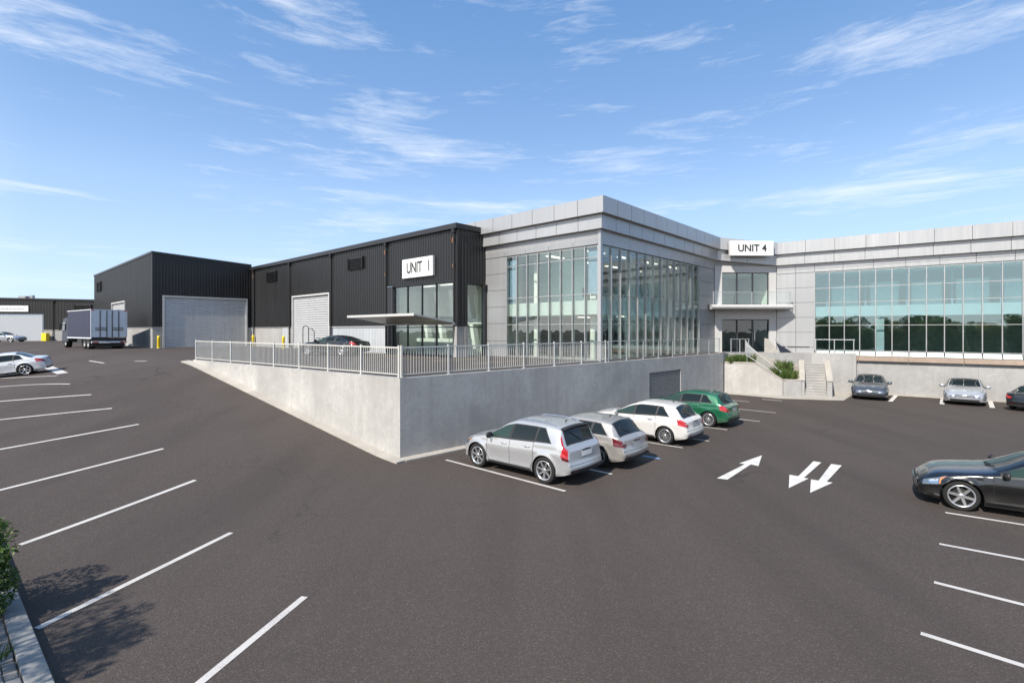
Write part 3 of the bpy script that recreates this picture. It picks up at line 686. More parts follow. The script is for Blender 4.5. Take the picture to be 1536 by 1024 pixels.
for i in range(13):                                    # vertical blinds, right face
    k = ['blind_blue', 'blind_blue', 'blind_tan', 'blind', 'blind_blue', 'int_dark', 'blind', 'blind', 'blind', 'blind', 'blind', 'blind_blue', 'blind'][i]
    a, b = R_us[i] + .07, R_us[i + 1] - .07
    if i != 5:
        w0 = rr.uniform(.3, .75) * (b - a); a0 = a + rr.uniform(0, 1) * (b - a - w0)
        m = MB(); m.box(FR, a0, a0 + w0, -.36, -.30, 5.78 + rr.uniform(0, .7), 8.55); m.build('blind', M[k], of)
    if i > 2:
        w0 = rr.uniform(.25, .6) * (b - a); a0 = a + rr.uniform(0, 1) * (b - a - w0)
        m = MB(); m.box(FR, a0, a0 + w0, -.36, -.30, UP + .1, 4.98); m.build('blind', M[rr.choice(['blind', 'blind', 'blind_tan', 'int_white'])], of)
    m = MB(); m.box(FR, a + .15, a + .15 + rr.uniform(.3, .6), -.8, -.5, 5.72, 5.95 + rr.uniform(.05, .3)); m.build('file_box', M[rr.choice(['int_white', 'blind'])], of)
def desk(a, b, z):
    m = MB(); site_box(m, a, a + .7, b, b + 1.5, z + .70, z + .74)
    for x in (a + .03, a + .62):
        for y in (b + .03, b + 1.42): site_box(m, x, x + .05, y, y + .05, z, z + .70)
    m.build('desk', M['desk'], of)
    m = MB(); site_box(m, a + .95, a + 1.4, b + .5, b + .95, z + .42, z + .5); site_box(m, a + 1.36, a + 1.42, b + .5, b + .95, z + .5, z + 1.0); site_box(m, a + 1.15, a + 1.2, b + .7, b + .75, z, z + .42); m.build('chair', M['desk'], of)
for a, b in ((1.7, 2.0), (1.0, 7.0), (1.0, 9.2), (1.0, 11.6), (3.4, 1.2)): desk(a, b, UP + .03)
for a, b in ((1.7, 2.4), (1.2, 6.2), (1.2, 8.2)): desk(a, b, 5.7)
# roof and rear
m = MB()
rp = [site(8.36, 0), K, N1, N2, N3, N3 + Vector((.6, .8)) * 14, N2 + Vector((.6, .8)) * 16, site(8.36, 30)]
m.prism(rp, 8.85, [10.5, 10.5, 10.5, 10.3, 10.2, 10.2, 10.3, 10.5]); m.build('roof', M['soffit'], of)
# entrance bay
m = MB()
wx0, wx1 = .55, 4.02
for (a, b, z0, z1) in ((0.02, wx0, UP - .02, 9.2), (wx1, EL, UP - .02, 9.2), (wx0, wx1, 8.38, 9.2), (wx0, wx1, 4.98, 6.02)): m.box(FE, a, b, -.3, 0, z0, z1)
m.build('rendered_wall', M['render_wall'], of)
for z0, z1, mt in ((6.02, 8.38, 'glass_main'), (UP, 4.98, 'glass_dark')):
    us = seq(wx0, wx1, 3)
    for i in range(3):
        d = MB(); d.box(FE, us[i] + .04, us[i + 1] - .04, -.165, -.15, z0 + .06, z1 - .06)
        wd = d.build('window' if z0 > 5 else 'entrance_door', M[mt], of)
        f = MB(); f.box(FE, us[i], us[i] + .045, -.2, -.1, z0, z1); f.box(FE, us[i + 1] - .045, us[i + 1], -.2, -.1, z0, z1); f.box(FE, us[i] + .045, us[i + 1] - .045, -.2, -.1, z0, z0 + .06); f.box(FE, us[i] + .045, us[i + 1] - .045, -.2, -.1, z1 - .06, z1)
        f.build('frame', M['dark_frame'], wd)
        if z0 < 5 and i == 2:
            f = MB(); f.tube([FE(us[i] + .14, -.09, 3.4), FE(us[i] + .14, -.09, 4.3)], .018); f.build('handle', M['steel'], wd)
m = MB(); m.box(FE, -1.0, 6, -6.2, -6, UP, 9); m.box(FE, EL - .2, EL + .3, -6, -.32, UP, 8.8); m.box(FE, -.3, .04, -6, -.32, UP, 8.8); m.build('inner_wall', M['int_wall'], of)
m = MB(); m.box(FE, .05, EL, -6, -.32, 5.15, 5.9); m.box(FE, .05, EL, -6, -.32, 8.45, 8.6); m.build('upper_floor', M['int_white'], of)
m = MB(); m.box(FE, .05, EL, -6, -.32, UP - .1, UP + .02); m.build('ground_floor', M['carpet'], of)
# balcony slab with rounded front edge
m = MB(); pr = [(0.02, 5.72), (1.15, 5.66), (1.30, 5.70), (1.37, 5.80), (1.37, 5.90), (1.30, 5.98), (1.15, 6.0), (.02, 6.0)]
b0, b1 = -.72, 5.0
vs = [FE(b0, v, z) for v, z in pr] + [FE(b1, v, z) for v, z in pr]; n = len(pr)
m.add(vs, [tuple(range(n)), tuple(range(2 * n - 1, n - 1, -1))] + [(i, n + i, n + (i + 1) % n, (i + 1) % n) for i in range(n)])
m.build('balcony', M['white'], of)
glass_rail('short glass balcony balustrade above the entrance door', Vector(FE(b0 + .12, 1.2, 0)[:2]), (N2 - N1).normalized(), Vector((0, -1)), b1 - b0 - .24, 2.75, 6.0, .85)
# wing facade
wing0, wing1 = 2.42, 20.6
m = MB(); panels(m, FW, [.02, 1.24, 2.40], [UP - .2, 3.0, 4.05, 5.1, 6.15, 7.2, 8.24], -.12, 0); m.build('panel_wall', [M['silver'], M['joint']], of)
m = MB(); panels(m, FW, [.02, 1.24] + seq(2.40, 20.9, 11), [8.1 + .15, 8.52, 8.86], -.12, .004); m.build('panel_wall', [M['silver'], M['joint']], of)
m = MB(); m.box(FW, .4, 2.1, .0, .03, 2.98, 3.04); m.build('wall_slot', M['dark_frame'], of)
W_us = seq(wing0, wing1, 21)
glazing(FW, W_us, 2.80, GTW, (GTW - .03, 7.10, 6.10, 4.53, 2.84), 'glass_wing', mull=.026)
for i in range(21):
    d = MB(); a, b = W_us[i] + .03, W_us[i + 1] - .03
    d.hexa([FW(a, -.1, 2.50), FW(b, -.1, 2.50), FW(b, .16, 2.50), FW(a, .16, 2.50), FW(a, -.1, 2.79), FW(b, -.1, 2.79), FW(b, .0, 2.79), FW(a, .0, 2.79)]); d.build('sill_panel', M['spandrel'], of)
m = MB(); m.box(FW, wing0, wing1, -.3, -.22, 5.14, 5.83); m.build('spandrel_panel', M['spandrel'], of)
m = MB()
for i in range(7): m.box(FW, 2.3 + i * 2.65, 2.3 + (i + 1) * 2.65 - .02, -.2, .22, 2.17, 2.47)
m.build('stone_ledge', M['ledge'], of)
m = MB(); wj = [1.9, 4.75, 6.4, 9.35, 10.9, 13.4, 16.0, 18.6, 20.9]
for i in range(len(wj) - 1): m.box(FW, wj[i] + .008, wj[i + 1] - .008, -.3, 0, -.3, 2.17)
m.box(FW, 1.92, 20.88, -.32, -.03, -.3, 2.165); m.build('concrete_base', M['concpanel'], of)
m = MB(); m.box(FW, .2, 20.8, -10, -9.8, 2.5, 8.4); m.box(FW, 20.75, 20.95, -14, -.3, -.2, 9); m.build('inner_wall', M['int_teal'], of)
m = MB(); m.box(FW, .2, 20.7, -9.7, -.35, 5.2, 5.75); m.build('upper_floor', M['int_white'], of)
m = MB(); m.box(FW, .2, 20.7, -9.7, -.2, 8.3, 8.5); m.build('ceiling', M['int_white'], of)
m = MB(); m.box(FW, .2, 20.7, -9.7, -.25, 2.3, 2.52); m.build('ground_floor', M['carpet'], of)
m = MB(); m.box(FW, .2, 20.7, -4.2, -4.05, 2.53, 5.18); m.build('partition', M['int_dark'], of)
for i in range(8):
    u = 2.9 + i * 2.3
    m = MB(); m.box(FW, u, u + .1, -2.2, -2.1, 5.76, 8.3); m.build('inner_post', M['blind_blue'], of)
    m = MB(); m.box(FW, u + .3, u + 1.9, -3.0, -2.9, 5.76, 7.45 + .1 * (i % 2)); m.build('screen', M['int_teal'], of)
m = MB(); m.box(FW, 5.85, 6.33, -.75, -.45, 2.53, 5.1); m.build('column', M['int_white'], of)
# sign on the entrance fascia
s4 = empty('sign', FE(2.2, .6, 9.5), 'thick white UNIT 4 board fixed on the silver roof fascia over the entrance', 'sign')
m = MB(); m.box(FE, .75, 3.86, .60, .92, 9.47, 10.52); m.build('board', M['sign_white'], s4, bevel=.03)
text_part('UNIT 4', .70, FE, 2.3, .935, 9.99, False, s4, M['sign_text'], .95)
# ------------------------------------------------------------------ terrace edge, planters and steps before the entrance
def poly_wall(parent, name, mat, pts, z0, z1, th, side=1):
    m = MB()
    for i in range(len(pts) - 1):
        p, q = Vector(pts[i]), Vector(pts[i + 1]); e = (q - p).normalized(); n = Vector((-e.y, e.x)) * side * th
        za, zb = (z1[i], z1[i + 1]) if isinstance(z1, (list, tuple)) else (z1, z1)
        q = q - e * .003
        m.hexa([(p.x, p.y, z0), (q.x, q.y, z0), (q.x + n.x, q.y + n.y, z0), (p.x + n.x, p.y + n.y, z0), (p.x, p.y, za), (q.x, q.y, zb), (q.x + n.x, q.y + n.y, zb), (p.x + n.x, p.y + n.y, za)])
    return m.build(name, mat, parent)
tw = empty('terrace_wall', (21.6, 34.7, 0), 'plain concrete wall holding up the terrace to the right of the steps', 'wall')
edge = [(14.95, 35.2), (17.0, 35.34), (20.75, 35.34), tuple(FW(4.62, .42, 0)[:2])]
poly_wall(tw, 'concrete_face', M['concpanel'], edge, -.2, UP + .03, .28)
m = MB(); m.box(FW, 4.625, 4.85, .004, .47, -.2, UP + .03); m.build('end_pier', M['concpanel'], tw)
t2 = MB(); t2.prism([WE, Vector((14.95, 35.22)), Vector((17.0, 35.36)), Vector((20.75, 35.36)), Vector(FW(4.6, .4, 0)[:2]), Vector(FW(4.6, -.05, 0)[:2]), Vector(FW(1.9, -.05, 0)[:2]), Vector((19.2, 37.3)), site(-.02, 15), site(-1.21, 16 - 1.3)], UP - .5, UP + .008)
tag(t2.build('terrace_paving', M['concpanel']), kind='structure')
glass_rail('glass balustrade on the terrace wall beside the glazed wing', Vector(FW(2.5, .28, 0)[:2]), WD, Vector((WD.y, -WD.x)), 2.2, 1.1, UP + .03, .9)
glass_rail('low glass balustrade standing before the dark entrance door', Vector((15.35, 35.75)), Vector((1, .03)).normalized(), Vector((0, -1)), 1.25, .7, UP + .01, .95)

pl = empty('planter', (15.6, 33.9, 0), 'angled concrete planter with a sloping top holding green shrubs below the entrance', 'planter')
pa, pm, pb = Vector((14.32, 34.62)), Vector((16.0, 33.55)), Vector((17.35, 32.68))
poly_wall(pl, 'front_wall', M['conc'], [pa, pm, pb], -.1, [2.0, 2.0, .98], .26)
m = MB()
def cope(p, q, zp, zq, th=.34):
    e = (q - p).normalized(); n = Vector((-e.y, e.x)); a, b = p - n * .035, q - n * .035
    m.hexa([(a.x, a.y, zp + .004), (b.x, b.y, zq + .004), (b.x + n.x * th, b.y + n.y * th, zq + .004), (a.x + n.x * th, a.y + n.y * th, zp + .004)] + [(a.x, a.y, zp + .07), (b.x, b.y, zq + .07), (b.x + n.x * th, b.y + n.y * th, zq + .07), (a.x + n.x * th, a.y + n.y * th, zp + .07)])
cope(pa, pm, 2.0, 2.0); cope(pm, pb, 2.0, .98); m.build('coping', M['kerb'], pl)
poly_wall(pl, 'front_wall', M['concpanel'], [(17.36, 32.95), (17.62, 32.66), (18.49, 32.56)], -.1, .98, .26)
m = MB(); cope(Vector((17.5, 32.72)), Vector((18.49, 32.56)), .98, .98); m.build('coping', M['kerb'], pl)
m = MB(); m.prism([pa + Vector((.2, .2)), pm + Vector((.15, .15)), Vector((16.5, 35.2)), Vector((15.0, 35.1))], .5, 1.9)
m.prism([pm + Vector((.15, .15)), pb + Vector((.05, .2)), Vector((18.48, 32.8)), Vector((18.48, 34.6)), Vector((16.55, 35.2))], 0, [1.6, .82, .82, 1.25, 1.6]); m.build('soil', M['soil'], pl)

stp = empty('stairs', (19.4, 33.8, 0), 'concrete steps rising between low side walls to the terrace', 'stairs')
SA = Vector((.48, .877)).normalized(); SU = Vector((SA.y, -SA.x)); S0 = Vector((18.74, 32.66))
T_st = lambda u, v, z: (S0.x + SU.x * u + SA.x * v, S0.y + SU.y * u + SA.y * v, z)
SWD = 1.22
m = MB(); z = 0; y = 0.0
for k in range(12):
    if k == 6: y += .32
    m.box(T_st, 0, SWD, y - .025, 2.75, z + .115, z + .158); m.box(T_st, .001, SWD - .001, y, 2.75, z, z + .115, 1); z += .158; y += .185
m.build('step', [M['concpanel'], M['conc']], stp)
m = MB(); m.prism([Vector((18.3, 34.72)), Vector((19.6, 34.72)), Vector(T_st(0, 2.76, 0)[:2]), Vector(T_st(SWD, 2.76, 0)[:2]), Vector((21.6, 34.68)), Vector((20.75, 35.32)), Vector((18.3, 35.32))], 0, 1.893); m.build('landing', M['kerb'], stp)
for i in range(4):
    m = MB(); m.box(T_world, 18.30 - .42 * (i + 1), 18.30 - .42 * i - .002, 34.72, 35.32, 0, 1.9 + .178 * (i + 1)); m.build('upper_step', M['kerb'], stp)
for x0, x1 in ((-.27, -.004), (SWD + .004, SWD + .28)):
    m = MB(); m.hexa([T_st(x0, -.1, -.1), T_st(x1, -.1, -.1), T_st(x1, 2.74, -.1), T_st(x0, 2.74, -.1), T_st(x0, -.1, .98), T_st(x1, -.1, .98), T_st(x1, 2.74, 2.08), T_st(x0, 2.74, 2.08)])
    sw = m.build('side_wall', M['concpanel'], stp)
    m = MB(); m.hexa([T_st(x0 - .03, -.14, .985), T_st(x1 + .03, -.14, .985), T_st(x1 + .03, 2.74, 2.09), T_st(x0 - .03, 2.74, 2.09), T_st(x0 - .03, -.14, 1.05), T_st(x1 + .03, -.14, 1.05), T_st(x1 + .03, 2.74, 2.155), T_st(x0 - .03, 2.74, 2.155)])
    m.build('coping', M['kerb'], sw)
# sloping balustrade along the planter coping
sb = empty('sloping_balustrade', (16.3, 33.6, 2.0), 'white sloping rails with a glass strip running down over the planter coping', 'balustrade')
r0, r1 = Vector((15.62, 34.1)), Vector((17.5, 33.1))
for h in (.22, .9):
    m = MB(); m.tube([(r0.x, r0.y, 2.35 + h), (r1.x, r1.y, .98 + h * .55)], .026); m.build('rail', M['white'], sb)
m = MB(); e = Vector((r1.y - r0.y, r0.x - r1.x)).normalized() * .008
m.hexa([(r0.x, r0.y, 2.37 + .22), (r1.x, r1.y, 1.0 + .13), (r1.x + e.x, r1.y + e.y, 1.13), (r0.x + e.x, r0.y + e.y, 2.59), (r0.x, r0.y, 2.33 + .88), (r1.x, r1.y, .96 + .5), (r1.x + e.x, r1.y + e.y, 1.46), (r0.x + e.x, r0.y + e.y, 3.21)]); m.build('glass_strip', M['glass_rail'], sb)
for f in (.04, .5, .96):
    p = r0.lerp(r1, f); zt = 2.35 + (.98 - 2.35) * f
    m = MB(); m.tube([(p.x, p.y, zt - .45), (p.x, p.y, zt + .95 - .42 * f)], .022); m.build('post', M['steel'], sb)
# curved upright fins beside the door
def fin(name_label, px_pts, depth, mat, cat='fin', th=.06):
    pts = [((px - 768) / F_PX * depth, CAMZ + (HZ - py) / F_PX * depth) for px, py in px_pts]
    r = empty('sculpted_fin', (pts[0][0], depth, UP), name_label, cat)
    m = MB(); n = len(pts)
    vs = [(x, depth + (x - pts[0][0]) * .25, z) for x, z in pts] + [(x, depth + th + (x - pts[0][0]) * .25, z) for x, z in pts]
    m.add(vs, [tuple(range(n)), tuple(range(2 * n - 1, n - 1, -1))] + [(i, n + i, n + (i + 1) % n, (i + 1) % n) for i in range(n)]); m.build('blade', mat, r)
    return r, pts
r_, _p = fin('pale grey curved blade standing on the terrace left of the dark one', [(1118, 509), (1122, 514), (1130, 522), (1141, 530), (1131, 534), (1118, 530)], 35.55, M['fin'])
r_, _p = fin('beige curved blade standing in front of the entrance door', [(1147, 507), (1153, 508), (1160, 515), (1167, 523), (1172, 531), (1152, 531), (1147, 529)], 35.6, M['fin_beige'])
r_, pp = fin('dark navy curved blade with a white rail above it', [(1164, 513), (1172, 518), (1182, 523), (1195, 531), (1173, 531.3), (1169, 522)], 35.7, M['fin_navy'])
m = MB(); m.tube([((px - 768) / F_PX * 35.75, 35.8, CAMZ + (HZ - py) / F_PX * 35.75) for px, py in ((1163, 508), (1172, 514), (1184, 523), (1196, 531))], .04); m.build('rail', M['white'], r_)

# ------------------------------------------------------------------ paving apron
ap = MB()
app = [unproject(x, y, 0) for x, y in ((1072, 589.5), (1110, 592), (1170, 597.5), (1240, 599.8), (1266, 600.2), (1283, 589.6))] + [Vector((22.4, 34.5)), Vector((14.2, 34.9))]
ap.prism(app[::-1], -.1, .012); tag(ap.build('paving', M['kerb']), kind='structure')
kp = strip_pts(Vector(FW(4.9, .02, 0)[:2]), Vector(FW(20, .02, 0)[:2]), 8)
kerb_run(kp, Vector((WD.y, -WD.x)), .22, 'kerb_strip', .05, M['kerb'])

# ------------------------------------------------------------------ road markings
def line(p, q, wd, label, mat='white_line', group=None, cat='bay line', n=24, dz=.006):
    e = (q - p).normalized(); s = Vector((-e.y, e.x)) * wd / 2; rows = []
    for i in range(n + 1):
        c = p.lerp(q, i / n); rows.append([(c.x + s.x * k, c.y + s.y * k, ground_z(c.x + s.x * k, c.y + s.y * k) + dz) for k in (1, -1)])
    m = MB(); m.grid(rows, 0, False); m.add([rows[0][0], rows[0][1], rows[-1][0], rows[-1][1]], [])
    o = m.build('parking_line', M[mat], origin=(p.x, p.y, rows[0][0][2]))
    for f in o.data.polygons:
        if f.normal.z < 0: o.data.flip_normals(); break
    return tag(o, label, cat, group)
ordn = ['nearest', 'second nearest', 'third nearest', 'fourth nearest', 'fifth nearest', 'sixth nearest', 'third farthest', 'second farthest', 'farthest']
LL = [((457, 895), (240, 1073)), ((347, 799), (55, 943)), ((293, 720), (30, 817)), ((245, 673), (-60, 750)), ((208, 636.5), (-60, 685)), ((168, 612.5), (-60, 636)), ((137, 592), (-60, 607)), ((105, 576), (-60, 584)), ((86, 563.5), (-60, 570))]
for i, (a, b) in enumerate(LL):
    line(unproject(*a), unproject(*b), .115, ordn[i] + ' white bay line in the row climbing the left ramp', group='white bay lines on the left')
RL = [((1418, 768.5), (1600, 797)), ((1409, 815.5), (1620, 855)), ((1401, 873), (1640, 933)), ((1381, 949.5), (1680, 1044))]
for i, (a, b) in enumerate(RL):
    line(unproject(*a, 0), unproject(*b, 0), .10, ['white bay line right beside the near black saloon', 'second white bay line below the near black saloon', 'third white bay line below the near black saloon', 'lowest white bay line at the right edge of the photo'][i], group='white bay lines on the right')
r0, r1 = unproject(669, 689.5, 0), unproject(848, 736.5, 0); bd = (r0 - r1)
EN = [((848, 736.5), 'white bay line on the near side of the large silver off-roader', 'white_line', 1), ((918, 711), 'white bay line between the silver off-roader and the silver estate car', 'white_line', 1), ((990, 688), 'pale blue bay line behind the silver estate car', 'blue_line', .8), ((1024, 671.5), 'white bay line along the near side of the white hatchback', 'white_line', 1), ((1064, 661.5), 'white bay line reaching out behind the white hatchback', 'white_line', 1), ((1091, 644.5), 'white bay line along the near side of the green hatchback', 'white_line', 1), ((1140, 632), 'white bay line on the far side of the green hatchback', 'white_line', 1), ((1164, 619), 'long white bay line in the empty bay beyond the green hatchback', 'white_line', 1.1), ((1124, 602.5), 'short faint bay line nearest the planter wall', 'white_line', .5)]
for (a, lab, mt, k) in EN:
    p = unproject(*a, 0); line(p, p + bd * k, .11, lab, mt, 'bay lines by the shaded wall')
line(unproject(1173, 601, 0), unproject(1143, 598.5, 0), .14, 'faint white dash in front of the planter and steps', group='bay lines by the shaded wall')
for a, b, lab in (((1263.6, 599), (1281, 589.4), 'white bay line at the paving corner left of the dark grey saloon'), ((1335.5, 602), (1345.6, 591.4), 'white bay line right of the dark grey saloon'), ((1413, 606), (1414.3, 595), 'white bay line left of the silver saloon'), ((1488.6, 611.5), (1484.4, 599.4), 'white bay line right of the silver saloon')):
    line(unproject(*a, 0), unproject(*b, 0), .21, lab, 'arrow_paint', 'bay lines under the glazed wing', dz=.007)
line(unproject(69, 549), unproject(94, 560), .42, 'wide pale painted stripe behind the silver saloon at the left edge', group='dashes on the upper drive')
line(unproject(134, 541), unproject(156, 544.6), .12, 'slanting white dash on the upper drive below the lorry', group='dashes on the upper drive')
line(unproject(202, 541.6), unproject(220, 541.6), .12, 'short level white dash on the upper drive by the tip of the tapering wall', group='dashes on the upper drive')
for i in range(5):                                  # yellow bay lines on the upper terrace
    p = site(3.5 + i * 3.0, -5.6); o = line(p, p - DR * -3.2, .10, 'x', 'yellow_line', 'yellow bay lines behind the railing', n=2)
    for v in o.data.vertices: v.co.z = 0
    o.location.z = UP + .006
    o['label'] = ['yellow bay line on the terrace nearest the glazed corner', 'yellow bay line on the terrace before the panelled strip', 'yellow bay line on the terrace before the canopy entrance', 'yellow bay line on the terrace left of the canopy entrance', 'yellow bay line on the terrace nearest the black coupe'][i]
def arrow(px, label):
    c = [(1050 + x / 3.1605, 560 + y / 3.1605) for x, y in px]; P = [unproject(x, y, 0) for x, y in c]
    m = MB(); m.add([(p.x, p.y, .007) for p in P], [tuple(range(len(P)))])
    o = m.build('road_arrow', M['arrow_paint'], recalc=False, origin=(P[0].x, P[0].y, .007))
    if o.data.polygons[0].normal.z < 0: o.data.flip_normals()
    tag(o, label, 'road arrow', 'painted road arrows')
arrow([(80, 497), (130, 503), (241, 431), (277, 439), (294, 388), (186, 426), (213, 430)], 'long white painted arrow pointing away towards the steps')
arrow([(421, 543), (424, 480), (466, 487), (538, 416), (575, 422), (492, 495), (515, 498)], 'left one of the paired white arrows pointing towards the viewer')
arrow([(522, 566), (526, 502), (562, 508), (622, 429), (672, 436), (600, 514), (630, 517)], 'right one of the paired white arrows, the nearer to the black saloon')
# ------------------------------------------------------------------ left kerb and verge
k0 = Vector((-5.25, 5.9)); kd = Vector((-.762, .647)).normalized(); kn = Vector((-kd.y, -kd.x * -1)); kn = Vector((-kd.y, kd.x))
if kn.dot(Vector((-1, -1))) < 0: kn = -kn
kb = MB(); L_, i0 = .78, -6
for i in range(i0, 24):
    p, q = k0 + kd * (i * L_ + .006), k0 + kd * ((i + 1) * L_ - .006); po, qo = p + kn * .25, q + kn * .25
    kb.hexa([(v.x, v.y, ground_z(*v) - .2) for v in (p, q, qo, po)] + [(v.x, v.y, ground_z(*v) + .12) for v in (p + kn * .02, q + kn * .02, qo, po)])
tag(kb.build('kerb', M['kerb_shaded'], bevel=.012), kind='structure')
bs = MB(); rr = random.Random(3)
for i in range(i0 * 3, 60):
    for j in range(2):
        a0, a1 = i * .26 + .008, (i + 1) * .26 - .008; c0, c1 = .265 + j * .14, .265 + (j + 1) * .14 - .012; dz = rr.uniform(-.012, .012)
        q = [k0 + kd * a0 + kn * c0, k0 + kd * a1 + kn * c0, k0 + kd * a1 + kn * c1, k0 + kd * a0 + kn * c1]
        q = [v + Vector((rr.uniform(-.012, .012), rr.uniform(-.012, .012))) for v in q]
        bs.hexa([(v.x, v.y, ground_z(*v) - .1) for v in q] + [(v.x, v.y, ground_z(*v) + .095 + dz) for v in q])
tag(bs.build('cobble_border', M['stone'], bevel=.012), kind='structure')
vg = MB(); rows = []
for i in range(60):
    p = k0 + kd * (-5 + i * .5); rows.append([((p + kn * c).x, (p + kn * c).y, ground_z(*(p + kn * .3)) + .07 + .03 * math.sin(i * 1.3 + c * 4)) for c in (.255, .8, 1.6, 2.6, 4.0, 6.0)])
vg.grid(rows); tag(vg.build('verge', M['verge'], recalc=False), kind='structure')

# ------------------------------------------------------------------ plants
def leaf_quads(mb, rnd, c, rad, n, size, up=.3, flat=1.0, mi=0):
    for _ in range(n):
        while True:
            d = Vector((rnd.uniform(-1, 1), rnd.uniform(-1, 1), rnd.uniform(-1, 1)))
            if .05 < d.length < 1: break
        d = d * (d.length ** -.45)
        p = Vector(c) + Vector((d.x * rad, d.y * rad, d.z * rad * flat))
        a = Vector((rnd.gauss(0, 1), rnd.gauss(0, 1), rnd.gauss(0, .6))).normalized(); b = a.cross(Vector((rnd.gauss(0, 1), rnd.gauss(0, 1), rnd.gauss(up, 1)))).normalized()
        s = size * rnd.uniform(.6, 1.4)
        mb.add([p - a * s, p + b * s * .38, p + a * s, p - b * s * .38], [(0, 1, 2, 3)], mi)
def blades(mb, rnd, c, rad, n, h, wd=.012, mi=0):
    for _ in range(n):
        a = rnd.uniform(0, 6.283); r = rad * math.sqrt(rnd.random()); p = Vector(c) + Vector((math.cos(a) * r, math.sin(a) * r, 0))
        l = Vector((math.cos(a), math.sin(a), 0)) * rnd.uniform(.1, .6) * h; t = Vector((-math.sin(a), math.cos(a), 0)) * wd; hh = h * rnd.uniform(.5, 1.15)
        mb.add([p - t, p + t, p + l * .4 + t * .7 + Vector((0, 0, hh * .65)), p + l + Vector((0, 0, hh)), p + l * .4 - t * .7 + Vector((0, 0, hh * .65))], [(0, 1, 2, 3, 4)], mi)
def shrub(label, c, clumps, size, mats, seed, cat='shrub', n=420, grp=None):
    r = empty('shrub', c, label, cat, grp); rnd = random.Random(seed); f = MB(); s = MB()
    for (x, y, z, rad) in clumps:
        q = Vector(c) + Vector((x, y, z)); leaf_quads(f, rnd, q, rad, int(n * rad / .4), size)
        for k in range(5):
            o = Vector((rnd.uniform(-.5, .5), rnd.uniform(-.5, .5), rnd.uniform(-.2, .9))) * rad
            s.tube([Vector(c) + Vector((x * .3, y * .3, -.05)), Vector(c) + Vector((x * .7, y * .7, z * .55)), q + o], [.014, .01, .004], 5)
    f.build('foliage', mats, r, recalc=False); s.build('stems', M['bark'], r)
rs = random.Random(2)
def bank(label, pts, z, h, seed, mats):
    rnd = random.Random(seed); c = pts[0].lerp(pts[-1], .5); r = empty('shrub', (c.x, c.y, z), label, 'shrub'); f = MB(); g = MB(); L0 = (pts[-1] - pts[0]).length
    for i in range(int(14 + L0 * 8)):
        p = pts[0].lerp(pts[-1], rnd.random()) + Vector((rnd.uniform(-.12, .12), rnd.uniform(-.28, .28))); hh = h * rnd.uniform(.6, 1.1)
        blades(f, rnd, (p.x, p.y, z), .10, 42, hh, .011)
        if rnd.random() < .55: leaf_quads(g, rnd, (p.x, p.y, z + hh * rnd.uniform(.3, .6)), rnd.uniform(.12, .2), 90, .045)
    f.build('blades', M['grass'], r, recalc=False); g.build('foliage', mats, r, recalc=False)
bank('low green shrub bank behind the flat top of the angled planter', [Vector((14.75, 34.75)), Vector((16.2, 34.3))], 1.9, .62, 5, M['leaf'])
bank('bushy green shrub in the lower bed beside the steps', [Vector((17.15, 33.4)), Vector((18.3, 33.1))], .85, .85, 6, M['leaf'])
bank('small green shrub at the top of the steps by the terrace wall', [Vector((18.1, 34.4)), Vector((18.45, 34.2))], 1.3, .8, 8, M['leaf_dark'])
gr = random.Random(9); m = MB(); gp = unproject(1492, 600, 0)
for i in range(16):
    c = gp + WD * gr.uniform(-.9, 1.2) + Vector((gr.uniform(-.15, .15), gr.uniform(0, .2))); blades(m, gr, (c.x, c.y, 0), .16, 60, gr.uniform(.22, .5))
r = empty('grass_clump', (gp.x, gp.y, 0), 'tuft of wild grass growing at the wall foot right of the silver saloon', 'grass', None); r['kind'] = 'stuff'; m.build('blades', M['grass'], r, recalc=False)

bc = Vector((-7.6, 7.26)); bz = ground_z(*bc) + .08
shrub('leafy green bush overhanging the kerb at the left edge', (bc.x, bc.y, bz), [(-.35, 0, .5, .42), (-.1, .1, 1.0, .26), (-.2, -.2, .7, .32), (.12, .05, .35, .30), (-.6, .5, .8, .5), (.1, -.1, .7, .26), (-.75, -.3, .9, .5), (.26, .1, .55, .18), (-.02, .15, 1.22, .2), (.25, -.12, .22, .2), (.2, .05, .85, .16)], .042, M['leaf'], 21, 'bush', 620)
m = MB(); gr = random.Random(19)
for i in range(26):
    c = k0 + kd * gr.uniform(1.0, 5.5) + kn * gr.uniform(.3, .8); blades(m, gr, (c.x, c.y, ground_z(*c) + .08), .09, 26, gr.uniform(.1, .26), .006)
r = empty('grass_clump', (-7.7, 7.2, .1), 'dry grass sprouting between the cobbles under the bush', 'grass', None); r['kind'] = 'stuff'; m.build('blades', M['grass'], r, recalc=False)
